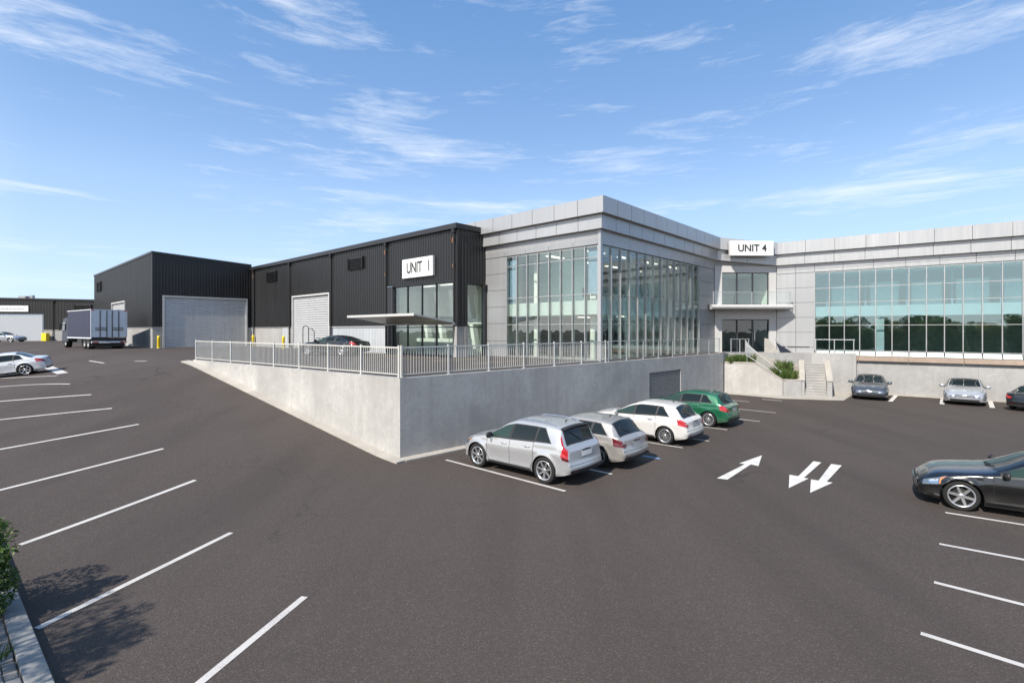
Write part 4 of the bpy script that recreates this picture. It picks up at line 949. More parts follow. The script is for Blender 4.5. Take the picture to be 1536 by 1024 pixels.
def tree(label, c, clumps, size, leafm, seed, trunk_r, n, grp=None, name='tree', tips=None):
    r = empty(name, c, label, 'tree', grp); rnd = random.Random(seed); f = MB(); s = MB(); C = Vector(c)
    zt = min(q[2] for q in clumps)
    s.tube([C + Vector((0, 0, -.15)), C + Vector((.05, 0, zt * .5)), C + Vector((-.05, .05, zt)), C + Vector((0, 0, zt + 1.0))], [trunk_r * 1.3, trunk_r, trunk_r * .8, trunk_r * .4], 9)
    for (x, y, z, rad) in clumps:
        q = C + Vector((x, y, z)); leaf_quads(f, rnd, q, rad, int(n * rad * rad), size, flat=.75)
        s.tube([C + Vector((0, 0, zt * .8)), C + Vector((x * .5, y * .5, zt * .8 + (z - zt * .8) * .6)), q], [trunk_r * .5, trunk_r * .3, trunk_r * .1], 6)
        for k in range(4):
            o = Vector((rnd.uniform(-1, 1), rnd.uniform(-1, 1), rnd.uniform(-.5, .7))) * rad * .8; s.tube([q - Vector((0, 0, rad * .3)), q + o], [trunk_r * .12, .006], 4)
    f.build('crown', leafm, r, recalc=False); s.build('trunk', M['bark'], r); return r
tb = Vector((-9.1, 3.2)); rnd = random.Random(12); tcl = []
for i in range(36):                                   # crown clumps placed sunward of the shadow they should cast
    a, q, z = rnd.uniform(0, 6.283), math.sqrt(rnd.random()), rnd.uniform(2.7, 4.7)
    c = Vector((-6.4 + 1.15 * q * math.cos(a) + .25 * q * math.sin(a), 6.3 + 1.45 * q * math.sin(a))) - Vector((.686, .825)) * z - tb
    tcl.append((c.x, c.y, z, rnd.uniform(.2, .42)))
tree('leafy tree on the gravel verge, casting the shadow on the near left asphalt', (tb.x, tb.y, .1), tcl, .06, M['leaf'], 31, .10, 760)
# belt of trees across the road behind the viewer: what the wing glazing mirrors
rnd = random.Random(77); protos = []
for k in range(4):
    cl = []
    for i in range(15):
        a = rnd.uniform(0, 6.28); rr_ = rnd.uniform(0, 1.5); cl.append((math.cos(a) * rr_ * 1.3, math.sin(a) * rr_ * 1.3, rnd.uniform(.9, 6.3), rnd.uniform(.9, 1.5)))
    protos.append((cl, [M['leaf_dark'], M['leaf_gold'], M['leaf'], M['leaf_dark']][k]))
first = {}; cnt = 0
for i in range(44):
    k = rnd.choice([0, 0, 1, 2, 3, 3]); x = -47 + i * 1.45 + rnd.uniform(-1, 1); y = -24 - .55 * (x + 10) * (-1) * .0 + rnd.uniform(-5, 3); s = rnd.uniform(.7, 1.1)
    lab = ['dense dark broadleaf tree in the belt mirrored by the wing glazing', 'yellowish broadleaf tree in the belt mirrored by the wing glazing', 'fresh green tree in the belt mirrored by the wing glazing', 'dark rounded tree in the belt mirrored by the wing glazing'][k]
    if k not in first:
        o = first[k] = tree(lab, (x, y, ground_z(x, y)), protos[k][0], .16, protos[k][1], 50 + k, .16, 190, 'trees mirrored in the glass')
    else:
        src = first[k]; o = src.copy(); COL.objects.link(o)
        for ch in src.children: c2 = ch.copy(); COL.objects.link(c2); c2.parent = o
    o.location = (x, y, ground_z(x, y)); o.scale = (s, s, s); o.rotation_euler = (0, 0, rnd.uniform(0, 6.28))
# ------------------------------------------------------------------ cars
def pchip(keys):
    ks = sorted(keys); X = [k[0] for k in ks]; Y = [k[1] for k in ks]; n = len(X)
    h = [X[i + 1] - X[i] for i in range(n - 1)]; d = [(Y[i + 1] - Y[i]) / h[i] for i in range(n - 1)]
    m = [d[0]] + [0 if d[i - 1] * d[i] <= 0 else (h[i - 1] + h[i]) * 3 / ((2 * h[i] + h[i - 1]) / d[i - 1] + (h[i] + 2 * h[i - 1]) / d[i]) for i in range(1, n - 1)] + [d[-1]]
    def f(x):
        if x <= X[0]: return Y[0]
        if x >= X[-1]: return Y[-1]
        i = max(j for j in range(n - 1) if X[j] <= x); t = (x - X[i]) / h[i]
        return (Y[i] * (1 + 2 * t) * (1 - t) ** 2 + h[i] * m[i] * t * (1 - t) ** 2 + Y[i + 1] * t * t * (3 - 2 * t) + h[i] * m[i + 1] * t * t * (t - 1))
    return f
def paint(name, col, metal, rough=.3, cr=.03):
    m, nt, N, L, b = newmat(name)
    b.inputs['Base Color'].default_value = (*col, 1); b.inputs['Metallic'].default_value = metal; b.inputs['Roughness'].default_value = rough
    b.inputs['Coat Weight'].default_value = 1; b.inputs['Coat Roughness'].default_value = cr
    tc = N.new('ShaderNodeTexCoord').outputs['Object']; n = noise(N, L, tc, 2.2, 4)
    L.new(rng(N, L, n, .3, .7, rough - .04, rough + .06), b.inputs['Roughness'])
    # road dust low on the panels
    sx = N.new('ShaderNodeSeparateXYZ'); L.new(tc, sx.inputs[0])
    c = mix_color(N, L, mth(N, L, 'MULTIPLY', rng(N, L, sx.outputs[2], .55, .18, 0, .5), rng(N, L, n, .3, .7)), col, (.11, .10, .09)); L.new(c, b.inputs['Base Color'])
    return m
PROF = pchip([(0, .90), (.08, .95), (.16, .985), (.22, .968), (.4, .975), (.6, .992), (.70, 1.0), (.735, .997), (.80, .975), (.92, .962), (.97, .952), (1, .93)])
def car(name, label, cat, loc, heading, S, mats_, group=None, scale=1.0):
    L_, W = S['L'], S['W']; xf, xr, r = S['xf'], S['xr'], S['r']; Ra = r + S.get('gap', .055)
    F = {k: pchip(S[k]) for k in ('top', 'belt', 'roofw')}; xF, xB = L_ / 2, -L_ / 2
    sill = S.get('sill', .21); crown = S.get('crown', .055)
    def hw(x):
        d = xF - x; t = min(1, max(0, (.62 - d) / .62)); k = 1 - S.get('nosew', .30) * (1 - math.sqrt(max(0, 1 - t ** 2.4)))
        d = x - xB; t = min(1, max(0, (.45 - d) / .45)); k *= 1 - S.get('tailw', .20) * (1 - math.sqrt(max(0, 1 - t ** 2.6)))
        return W / 2 * k
    def zs(x): return F['belt'](x)
    def zt(x): return max(F['top'](x), zs(x) + .03)
    def zr(x): return max(zt(x) - crown, zs(x) + .012)
    def zb(x):
        b = sill + .07 * max(0, (x - (xF - .7)) / .7) ** 2 + .12 * max(0, ((xB + .7) - x) / .7) ** 2
        for xa in (xf, xr):
            if abs(x - xa) < Ra: b = max(b, r + math.sqrt(Ra * Ra - (x - xa) ** 2))
        return min(b, zs(x) - .06)
    def yside(x, z):
        zn = (z - .2) / max(.05, zs(x) - .2); y = hw(x) * PROF(min(1, max(0, zn)))
        for xa in (xf, xr):
            q = math.hypot(x - xa, z - r) - Ra
            if q > -.02: y += S.get('flare', .022) * math.exp(-(q / .065) ** 2)
        return y
    def deform(x, z):
        if x > xF - .6: k = ((x - xF + .6) / .6) ** 2; return x + k * S['nose'](z)
        if x < xB + .5: k = ((xB + .5 - x) / .5) ** 2; return x + k * S['tail'](z)
        return x
    def surf(x, q):                        # q 0-1 side, 1-3 up over the roof to the centre line
        if q <= 1:
            z = zb(x) + (zs(x) - zb(x)) * q; return Vector((deform(x, z), yside(x, z), z))
        ys, z0 = yside(x, zs(x)), zs(x); yr, z1, z2 = hw(x) * F['roofw'](x), zr(x), zt(x)
        yr = min(yr, ys * .985)
        roof = lambda y: z2 - (z2 - z1) * (y / yr) ** 2
        P0, P2 = Vector((ys, z0)), Vector((yr, z1)); Sx = P0.lerp(P2, .88); E = Vector((.82 * yr, roof(.82 * yr)))
        if q <= 2:
            t = q - 1; p = P0.lerp(Sx, t); p.x += S.get('bow', .012) * math.sin(t * math.pi)
        elif q < 2.25: t = (q - 2) / .25; p = Sx * (1 - t) ** 2 + P2 * 2 * t * (1 - t) + E * t * t
        else: t = (q - 2.25) / .75; y = .82 * yr * (1 - t); p = Vector((y, roof(y)))
        return Vector((deform(x, p.y), p.x, p.y))
    def normal(x, q):
        a = surf(x + .006, q) - surf(x - .006, q); b = surf(x, min(3, q + .006)) - surf(x, max(0, q - .006)); n = a.cross(b)
        if n.length < 1e-9: return Vector((0, 0, 1))
        n.normalize()
        c = surf(x, q) - Vector((min(max(x, xB + .6), xF - .6), 0, .6))
        return n if n.dot(c) > 0 else -n
    root = empty(name, (loc[0], loc[1], loc[2] if len(loc) > 2 else ground_z(loc[0], loc[1])), label, cat, group, heading, world=False)
    root.scale = (scale,) * 3
    if len(loc) < 3 and ground_z(loc[0], loc[1]) > .02:         # standing on the slope: all four tyres on the ground
        e_ = 1.2; nn = Vector((ground_z(loc[0] - e_, loc[1]) - ground_z(loc[0] + e_, loc[1]), ground_z(loc[0], loc[1] - e_) - ground_z(loc[0], loc[1] + e_), 2 * e_)).normalized()
        root.rotation_euler = (Vector((0, 0, 1)).rotation_difference(nn).to_matrix() @ Matrix.Rotation(heading, 3, 'Z')).to_euler()
    P = mats_
    # -------- body shell
    X = []; x = xB
    while x < xF: X.append(x); x += .075
    X += [xF] + [xF - .3 * (i / 10) ** 2.4 for i in range(1, 11)] + [xB + .3 * (i / 10) ** 2.4 for i in range(1, 11)]
    for xa in (xf, xr): X += [xa + Ra * math.sin(a * math.pi / 2 / 11) for a in range(-11, 12)] + [xa - Ra - .004, xa + Ra + .004]
    X += [k[0] for k in S['top']]
    X = sorted(set(round(v, 4) for v in X)); X = [v for i, v in enumerate(X) if i == 0 or v - X[i - 1] > .0012]
    Q = [i / 12 for i in range(13)] + [1 + i / 7 for i in range(1, 8)] + [2.06, 2.12, 2.18, 2.25, 2.4, 2.6, 2.8, 3]
    b = MB(); rows = []
    for x in X:
        h = [surf(x, q) for q in Q]; rows.append(h + [Vector((p.x, -p.y, p.z)) for p in h[-2::-1]])
    b.grid(rows, 0)
    n = len(rows[0])
    und = [[row[0], Vector((row[0].x, 0, row[0].z)), row[-1]] for row in rows]; b.grid(und, 1, False)
    for row, e in ((rows[0], -1), (rows[-1], 1)):     # nose and tail closing faces, slightly bowed
        h = row[:len(Q)]; caps = []
        for p in h:
            Y = p.y; caps.append([Vector((p.x + e * .05 * (1 - t * t) * min(1, Y / (.3 * W)), Y * t, p.z)) for t in (1, .8, .5, .2, 0, -.2, -.5, -.8, -1)])
        b.grid(caps, 0)
    b.build('body', [P['paint'], M['underbody']], root, sharp=R(42))
    # -------- patches laid on the shell
    def patch(mb, xa, xb, qa, qb, off=.005, side=1, nx=10, nq=5, mi=0):
        fx0 = xa if callable(xa) else (lambda t: xa); fx1 = xb if callable(xb) else (lambda t: xb)
        fq0 = qa if callable(qa) else (lambda t: qa); fq1 = qb if callable(qb) else (lambda t: qb)
        rws = []
        for j in range(nq + 1):
            tq = j / nq; rw = []
            for i in range(nx + 1):
                tx = i / nx; x = fx0(tq) + (fx1(tq) - fx0(tq)) * tx; q = fq0(tx) + (fq1(tx) - fq0(tx)) * tq
                p = surf(x, q) + normal(x, q) * off; rw.append(Vector((p.x, p.y * side, p.z)))
            rws.append(rw)
        mb.grid(rws, mi)
    def strip(mb, pts, wd, off=.0035, side=1, mi=0):   # thin line along (x,q) points on the shell
        rws = []
        for i, (x, q) in enumerate(pts):
            p = surf(x, q); nn = normal(x, q); a = surf(*pts[min(i + 1, len(pts) - 1)]) - surf(*pts[max(i - 1, 0)]); s = a.cross(nn)
            s = s.normalized() * wd / 2 if s.length > 1e-9 else Vector((wd / 2, 0, 0)); rws.append([Vector((v.x, v.y * side, v.z)) for v in (p + nn * off + s, p + nn * off - s)])
        mb.grid(rws, mi, False)
    # glazing: dark band then panes
    G = S['glass']                            # list of (x_rear, x_front) panes, rear to front ; pillars between
    for side in (1, -1):
        band = MB(); patch(band, (lambda t: G[0][0] - .03 + S.get('rear_slant', 0) * (t * 1.1 - .05)), G[-1][1] + .05, .985, 1.97, .0025, side, 40, 6); band.build('window_surround', P.get('band', M['plastic']), root)
        for i, (xa, xb) in enumerate(G):
            w = MB(); kx0 = S.get('rear_slant', 0) if i == 0 else S.get('pillar_slant', .05); kx1 = S.get('pillar_slant', .05)
            patch(w, (lambda t, xa=xa, k=kx0: xa + k * t), (lambda t, xb=xb, k=kx1, i=i: xb + (k * t if i < len(G) - 1 else 0)), 1.07, 1.90, .007, side, 14, 6)
            w.build('side_window', M['car_glass_green'] if i == len(G) - 1 else M['car_glass'], root)
    def over(name, xa, xb, q0, mat, off=.006):        # pane reaching across the car
        mb = MB(); fx0, fx1 = xa, xb; rws = []
        for i in range(15):
            t = i / 14; rw = []
            for j in range(23):
                s_ = -1 + 2 * j / 22; q = 3 - (3 - q0) * abs(s_); x = fx0(abs(s_)) + (fx1(abs(s_)) - fx0(abs(s_))) * t
                p = surf(x, q) + normal(x, q) * off; rw.append(Vector((p.x, p.y * (1 if s_ >= 0 else -1), p.z)))
            rws.append(rw)
        mb.grid(rws); return mb.build(name, mat, root)
    c0, c1 = S['cowl'], S['header']
    over('windscreen', lambda s: c1 + .0 * s, lambda s: c0 - .14 * s * s, 2.16, M['car_glass'])
    wp = MB()
    for s0, s1 in ((-.45, .12), (.05, .55)):
        pts = []
        for i in range(6):
            t = s0 + (s1 - s0) * i / 5; q = 3 - .75 * abs(t); x = c0 + .02 - .14 * t * t - .10 * (i / 5); p = surf(x, q) + normal(x, q) * .02; pts.append(Vector((p.x, p.y * (1 if t >= 0 else -1), p.z)))
        wp.tube(pts, .009, 5)
    wp.build('wiper', M['plastic'], root)
    t0, t1 = S['rearglass']
    over('rear_window_surround', lambda s: t0 - .035 + .02 * s, lambda s: t1 + .03 - .03 * s, 2.12, M['plastic'], .003)
    rwp = MB(); pts = []
    for i in range(5):
        x = t0 + .02; q = 3 - .5 * i / 4; x += .10 * i / 4; p = surf(x, q) + normal(x, q) * .018; pts.append(p)
    rwp.tube(pts, .010, 5); rwp.build('rear_wiper', M['plastic'], root) if S.get('hatchback', True) else None
    over('rear_window', lambda s: t0 + .02 * s, lambda s: t1 - .03 * s, 2.2, M['car_glass'])
    # doors with shut lines and handles
    for side in (1, -1):
        for k, (xa, xb) in enumerate(S['doors']):
            d = MB(); patch(d, xa + .006, xb - .006, .12, .975, .0015, side, 12, 8)
            qs = [i / 10 for i in range(1, 10)] + [.975]
            strip(d, [(xa, q) for q in qs], .011, .0035, side, 1); strip(d, [(xb, q) for q in qs], .011, .0035, side, 1)
            strip(d, [(xa + (xb - xa) * i / 8, .10) for i in range(9)], .011, .0035, side, 1)
            dr = d.build('door', [P['paint'], M['seam']], root)
            hx = xa + .12; hq = .83; hd = MB(); p0, p1 = [surf(x, hq) for x in (hx, hx + .19)]
            pts = [p0 + Vector((0, .004, 0)), p0 + Vector((.02, .035, 0)), p1 + Vector((-.02, .035, 0)), p1 + Vector((0, .004, 0))]
            hd.tube([Vector((p.x, p.y * side, p.z)) for p in pts], .014, 6); hd.build('handle', P.get('handle', P['paint']), dr)
        tr = MB(); patch(tr, xr + Ra + .03, xf - Ra - .03, .0, .085, .008, side, 12, 2); tr.build('sill_trim', M['plastic'], root)
    # bonnet / boot shut lines
    bl = MB()
    for side in (1, -1): strip(bl, [(c0 + .06 + (xF - .22 - c0) * i / 12, 2.02) for i in range(13)], .010, .003, side, 0)
    bl.build('bonnet_seam', M['seam'], root)
    # lamps
    for side in (1, -1):
        hl = MB(); ha, hb, hq0, hq1 = S['headlamp']
        patch(hl, (lambda t: ha + .12 * (1 - t)), hb, hq0, hq1, .006, side, 12, 5); patch(hl, (lambda t: ha + .10 * (1 - t) - .012), hb + .0, hq0 - .015, hq1 + .012, .003, side, 12, 5, 1)
        patch(hl, (lambda t: ha + .03 + .10 * (1 - t)), (lambda t: ha + .16 - .02 * t), hq0 + .04, hq1 - .08, .009, side, 4, 3, 2)
        patch(hl, hb - .26, hb - .10, hq0 + .05, hq1 - .06, .009, side, 5, 4, 3)
        hl.build('headlight', [M['lamp_clear'], M['plastic'], M['amber'], M['chrome']], root)
        for (ta, tb, tq0, tq1, mt) in S['taillamp']:
            tl = MB(); patch(tl, (lambda t, ta=ta: ta[0] + (ta[1] - ta[0]) * t) if isinstance(ta, tuple) else ta, (lambda t, tb=tb: tb[0] + (tb[1] - tb[0]) * t), tq0, tq1, .007, side, 8, 10); tl.build('tail_light', M[mt], root)
    # parts on the nose and tail faces
    def face(e, y, z, off):
        row = rows[-1] if e > 0 else rows[0]; h = row[:len(Q)]
        zz = [p.z for p in h]; i = max([j for j in range(len(h) - 1) if h[j].z <= z] or [0]); i = min(i, len(h) - 2)
        t = 0 if h[i + 1].z == h[i].z else min(1, max(0, (z - h[i].z) / (h[i + 1].z - h[i].z))); p = h[i].lerp(h[i + 1], t); Y = max(.05, p.y)
        return Vector((p.x + e * (.05 * (1 - min(1, abs(y) / Y) ** 2) + off), y, z))
    def plate_on(mb, e, y0, y1, z0, z1, off, mi=0, ny=8, nz=3, taper=0):
        rw = []
        for j in range(nz + 1):
            z = z0 + (z1 - z0) * j / nz; k = 1 - taper * (1 - j / nz)
            rw.append([face(e, (y0 + (y1 - y0) * i / ny) * k, z, off) for i in range(ny + 1)])
        mb.grid(rw, mi)
        rw2 = [[p - Vector((e * (off + .01), 0, 0)) for p in rr2] for rr2 in (rw[0], rw[-1])]
        mb.grid([rw[0], rw2[0]], mi, False); mb.grid([rw[-1], rw2[1]], mi, False)
    for (part, e, y0, y1, z0, z1, off, mt, tp) in S['face_parts']:
        mb = MB(); plate_on(mb, e, y0, y1, z0, z1, off, 0, 10, 4, tp); mb.build(part, P['paint'] if mt == 'paint' else M[mt], root)
    # mirrors
    for side in (1, -1):
        mx = S['mirror']; p = surf(mx, 1.08); mm = MB(); cc = Vector((mx - .02, (p.y + .15) * side, p.z + .055))
        rws = []
        for i in range(9):
            a = math.pi * i / 8; rws.append([cc + Vector((1.2 * .075 * math.sin(a) * math.cos(2 * math.pi * j / 14) * (1.0 if math.cos(2 * math.pi * j / 14) > 0 else .45), -.125 * math.cos(a), 1.25 * .075 * math.sin(a) ** .6 * math.sin(2 * math.pi * j / 14))) for j in range(15)])
        mm.grid(rws); mm.tube([Vector((mx, (p.y - .01) * side, p.z)), cc + Vector((0, -.06 * side, -.02))], .022, 6, 1)
        mm.build('wing_mirror', [P.get('mirror', P['paint']), M['plastic']], root)
    # wheels
    for xa in (xf, xr):
        for side in (1, -1):
            yc = (yside(xa, r + Ra) - .022 - .105) * side; wh_ = empty('wheel', (0, 0, 0), None, None, world=False); wh_.parent = root; wh_.location = (xa, yc, r)
            LM = lambda a, h, bb, s=side: (a, h * s, bb)
            ty = MB(); rr_ = r * S.get('rimk', .70)
            ty.lathe([(rr_, -.10), (r * .93, -.105), (r * .985, -.085), (r, -.05), (r, .05), (r * .985, .085), (r * .93, .105), (rr_ + .012, .10), (rr_, .085), (rr_ - .03, .0)], 40, LM, closed=True); ty.build('tyre', M['tyre'], wh_)
            rm = MB(); rm.lathe([(rr_ + .004, .098), (rr_ - .004, .104), (rr_ - .022, .098), (rr_ - .03, .07), (rr_ - .035, -.06)], 40, LM, closed=False)
            ns = S.get('spokes', 7); sw = S.get('spokew', .028)
            for k in range(ns):
                a0 = 2 * math.pi * k / ns + .2
                for da in (S.get('split', [0])):
                    a = a0 + da; ca, sa = math.cos(a), math.sin(a); a2 = a0 + da * S.get('splitin', .4); cb, sb_ = math.cos(a2), math.sin(a2)
                    def sp(rad, t, h, c_, s_): return LM(rad * c_ - t * s_, h, rad * s_ + t * c_)
                    ri, ro = .035, rr_ - .012
                    rm.hexa([sp(ri, -sw * .9, .035, cb, sb_), sp(ro, -sw * .75, .06, ca, sa), sp(ro, sw * .75, .06, ca, sa), sp(ri, sw * .9, .035, cb, sb_), sp(ri, -sw * .7, .078, cb, sb_), sp(ro, -sw * .5, .092, ca, sa), sp(ro, sw * .5, .092, ca, sa), sp(ri, sw * .7, .078, cb, sb_)])
            rm.lathe([(.001, .088), (.045, .085), (.06, .075), (.065, .04), (.001, .04)], 20, LM); rm.build('rim', M['rim'], wh_)
            bk = MB(); bk.lathe([(.001, .0), (rr_ - .05, .0), (rr_ - .05, .02), (.08, .02), (.08, .03), (.001, .03)], 28, LM); bk.build('brake_disc', M['brake'], wh_)
    # extras
    if S.get('rails'):
        xa, xb = S['rails']
        for side in (1, -1):
            mb = MB(); pts = []
            for i in range(11):
                x = xa + (xb - xa) * i / 10; p = surf(x, 2.22); pts.append(Vector((x, p.y * side, p.z + .012 + .028 * math.sin(math.pi * i / 10) ** .35)))
            mb.tube(pts, .016, 6); mb.build('roof_rail', P.get('rail', M['chrome']), root)
    if S.get('spoiler'):
        xs_ = S['spoiler']; mb = MB(); q0 = 2.1; rws = []
        for i in range(3):
            x = xs_ + .10 - .07 * i; rw = []
            for j in range(17):
                s_ = -1 + j / 8; q = 3 - (3 - q0) * abs(s_); p = surf(xs_ + .10, q); rw.append(Vector((x - .03 * (1 - s_ * s_), p.y * (1 if s_ >= 0 else -1), p.z + .012 - .006 * i)))
            rws.append(rw)
        mb.grid(rws); mb.grid([rws[2], [v + Vector((.02, 0, -.045)) for v in rws[2]]]); mb.build('spoiler', P.get('spoiler', P['paint']), root)
    ant = S.get('antenna')
    if ant:
        p = surf(ant, 3); mb = MB(); mb.tube([p, p + Vector((-.03, 0, .05)), p + Vector((-.09, 0, .07))], [.025, .015, .006], 6); mb.build('antenna', M['plastic'], root)
    return root
def tailshape(a, bmp):   # hatch leans forward with height, bumper stands proud
    return lambda z: a * max(0, z - .62) - bmp * math.exp(-((z - .47) / .13) ** 2)
def noseshape(lean, bmp): return lambda z: -lean * max(0, z - .55) + bmp * math.exp(-((z - .42) / .16) ** 2) - .25 * max(0, .3 - z)

SUV = dict(L=4.52, W=1.84, xf=1.34, xr=-1.28, r=.365, gap=.05, sill=.25, rimk=.72, spokes=7, spokew=.032, flare=.03,
    top=[(2.26, .80), (2.1, .93), (1.7, 1.04), (1.2, 1.12), (1.0, 1.17), (.15, 1.60), (-.25, 1.675), (-.9, 1.68), (-1.6, 1.64), (-1.86, 1.59), (-2.10, 1.16), (-2.20, 1.06), (-2.26, 1.02)],
    belt=[(2.26, .72), (2.0, .84), (1.6, .96), (1.1, 1.04), (0, 1.08), (-1.2, 1.14), (-1.8, 1.16), (-2.1, 1.10), (-2.26, .98)],
    roofw=[(2.26, .80), (1.2, .84), (.9, .83), (.1, .72), (-1.2, .72), (-1.85, .70), (-2.15, .80), (-2.26, .86)],
    glass=[(-1.62, -1.06), (-.98, -.04), (.04, .86)], rear_slant=.28, pillar_slant=-.05, cowl=1.02, header=.14, rearglass=(-2.09, -1.87), doors=[(-.98, -.0), (.0, 1.0)],
    headlamp=(1.72, 2.18, .74, .97), taillamp=[(-2.235, (-2.03, -2.09), .66, 1.0, 'lamp_red'), ((-2.235, -1.97), (-2.09, -1.88), 1.0, 1.80, 'lamp_red'), (-2.245, (-2.08, -2.06), .55, .66, 'lamp_dark')],
    face_parts=[('grille', 1, -.42, .42, .60, .76, .012, 'plastic', .1), ('lower_grille', 1, -.55, .55, .30, .46, .014, 'plastic', .05), ('number_plate', 1, -.25, .25, .48, .58, .02, 'plate', 0), ('number_plate', -1, -.26, .26, .80, .92, .016, 'plate', 0), ('plate_recess', -1, -.36, .36, .77, .96, .006, 'louvre_grey', 0), ('bumper_step', -1, -.78, .78, .36, .46, .02, 'plastic', 0), ('badge', -1, -.05, .05, 1.0 - .02, .995, .02, 'chrome', 0)],
    mirror=.80, rails=(-1.6, -.05), spoiler=-1.92, antenna=-1.5, nose=noseshape(.22, .03), tail=tailshape(.10, .05))
WAGON = dict(SUV, L=4.62, W=1.80, xf=1.36, xr=-1.30, r=.33, sill=.20, flare=.02, crown=.05, spokes=9, spokew=.018,
    top=[(2.31, .72), (2.1, .84), (1.7, .93), (1.1, 1.01), (.95, 1.04), (.05, 1.40), (-.4, 1.455), (-1.1, 1.45), (-1.6, 1.41), (-1.75, 1.38), (-2.12, 1.02), (-2.22, .97), (-2.31, .93)],
    belt=[(2.31, .64), (2.0, .76), (1.6, .86), (1.0, .93), (0, .96), (-1.2, 1.0), (-1.8, 1.0), (-2.1, .96), (-2.31, .88)],
    glass=[(-1.72, -1.12), (-1.03, -.08), (-.0, .82)], rear_slant=.3, cowl=.97, header=.04, rearglass=(-2.12, -1.76), doors=[(-1.02, -.05), (-.05, .95)],
    taillamp=[(-2.295, (-2.02, -1.95), .66, .97, 'lamp_dark')], headlamp=(1.75, 2.2, .72, .96),
    face_parts=[('grille', 1, -.40, .40, .54, .68, .012, 'plastic', .1), ('lower_grille', 1, -.55, .55, .26, .40, .014, 'plastic', .05), ('number_plate', -1, -.30, .30, .66, .80, .014, 'louvre_grey', 0), ('badge', -1, -.08, .06, .83, .86, .02, 'chrome', 0), ('bumper_step', -1, -.75, .75, .30, .38, .02, 'plastic', 0)],
    mirror=.72, rails=None, spoiler=None, antenna=-1.3, tail=tailshape(.12, .06))
HATCH = dict(WAGON, L=4.42, W=1.80, xf=1.32, xr=-1.30, r=.33, spokes=10, spokew=.014, split=[-.13, .13], splitin=.3,
    top=[(2.21, .74), (2.0, .87), (1.65, .95), (1.1, 1.03), (.95, 1.06), (.02, 1.43), (-.4, 1.50), (-1.0, 1.49), (-1.5, 1.44), (-1.68, 1.40), (-2.03, 1.02), (-2.13, .97), (-2.21, .93)],
    belt=[(2.21, .66), (2.0, .78), (1.6, .88), (1.0, .95), (0, .985), (-1.1, 1.03), (-1.7, 1.03), (-2.0, .98), (-2.21, .88)],
    glass=[(-1.52, -1.02), (-.95, -.06), (.02, .86)], rear_slant=.28, cowl=.97, header=.0, rearglass=(-2.03, -1.69), doors=[(-.98, -.02), (-.02, .97)],
    taillamp=[(-2.195, (-1.92, -1.86), .70, .985, 'lamp_red')], headlamp=(1.70, 2.12, .72, .96),
    face_parts=[('grille', 1, -.40, .40, .56, .68, .012, 'plastic', .1), ('lower_grille', 1, -.55, .55, .26, .40, .014, 'plastic', .05), ('number_plate', -1, -.28, .28, .70, .84, .014, 'louvre_grey', 0), ('badge', -1, -.05, .05, .855, .875, .02, 'chrome', 0), ('bumper_step', -1, -.70, .70, .27, .36, .02, 'plastic', 0)], mirror=.74)
SALOON = dict(WAGON, hatchback=False, L=4.86, W=1.84, xf=1.46, xr=-1.38, r=.34, sill=.18, crown=.05, spokes=6, spokew=.042, flare=.025, rimk=.74,
    top=[(2.43, .66), (2.25, .78), (1.9, .87), (1.35, .94), (1.05, .985), (.1, 1.36), (-.35, 1.41), (-.9, 1.39), (-1.25, 1.30), (-1.8, 1.06), (-2.0, 1.03), (-2.3, 1.0), (-2.43, .95)],
    belt=[(2.43, .58), (2.15, .70), (1.7, .81), (1.0, .89), (0, .92), (-1.2, .96), (-1.8, .985), (-2.2, .95), (-2.43, .86)],
    roofw=[(2.43, .78), (1.4, .84), (1.0, .82), (.1, .70), (-.9, .69), (-1.3, .72), (-1.85, .82), (-2.43, .86)],
    glass=[(-1.45, -.98), (-.92, -.06), (.0, .84)], rear_slant=.2, cowl=1.06, header=.08, rearglass=(-1.82, -1.06), doors=[(-1.0, -.02), (-.02, 1.02)],
    taillamp=[(-2.415, (-2.05, -1.98), .72, .97, 'lamp_red')], headlamp=(1.86, 2.34, .66, .95), 
    face_parts=[('grille', 1, -.42, .42, .48, .60, .012, 'plastic', .12), ('grille_bar', 1, -.36, .36, .53, .55, .022, 'chrome', 0), ('badge', 1, -.07, .07, .525, .565, .03, 'chrome', 0), ('lower_grille', 1, -.62, .62, .22, .36, .014, 'plastic', .05), ('number_plate', 1, -.26, .26, .38, .47, .02, 'plate', 0), ('number_plate', -1, -.26, .26, .62, .74, .014, 'plate', 0), ('bumper_step', -1, -.72, .72, .26, .34, .02, 'plastic', 0)],
    mirror=.80, nose=noseshape(.34, .03), tail=tailshape(.16, .05), antenna=None)
COUPE = dict(SALOON, L=4.5, xf=1.38, xr=-1.26,
    top=[(2.25, .64), (2.05, .76), (1.7, .84), (1.2, .91), (.9, .96), (.0, 1.27), (-.4, 1.31), (-.9, 1.27), (-1.4, 1.13), (-1.9, .97), (-2.1, .95), (-2.25, .92)],
    belt=[(2.25, .56), (1.95, .68), (1.5, .78), (.9, .86), (0, .89), (-1.2, .92), (-1.8, .92), (-2.1, .90), (-2.25, .82)],
    roofw=[(2.25, .78), (1.3, .84), (.9, .82), (.0, .69), (-.9, .68), (-1.3, .72), (-1.8, .82), (-2.25, .86)],
    glass=[(-1.25, -.72), (-.64, .0), (.06, .72)], cowl=.9, header=-.02, rearglass=(-1.88, -1.0), doors=[(-.62, .9)], mirror=.66,
    headlamp=(1.7, 2.16, .66, .95), taillamp=[(-2.235, (-1.9, -1.84), .72, .97, 'lamp_red')])
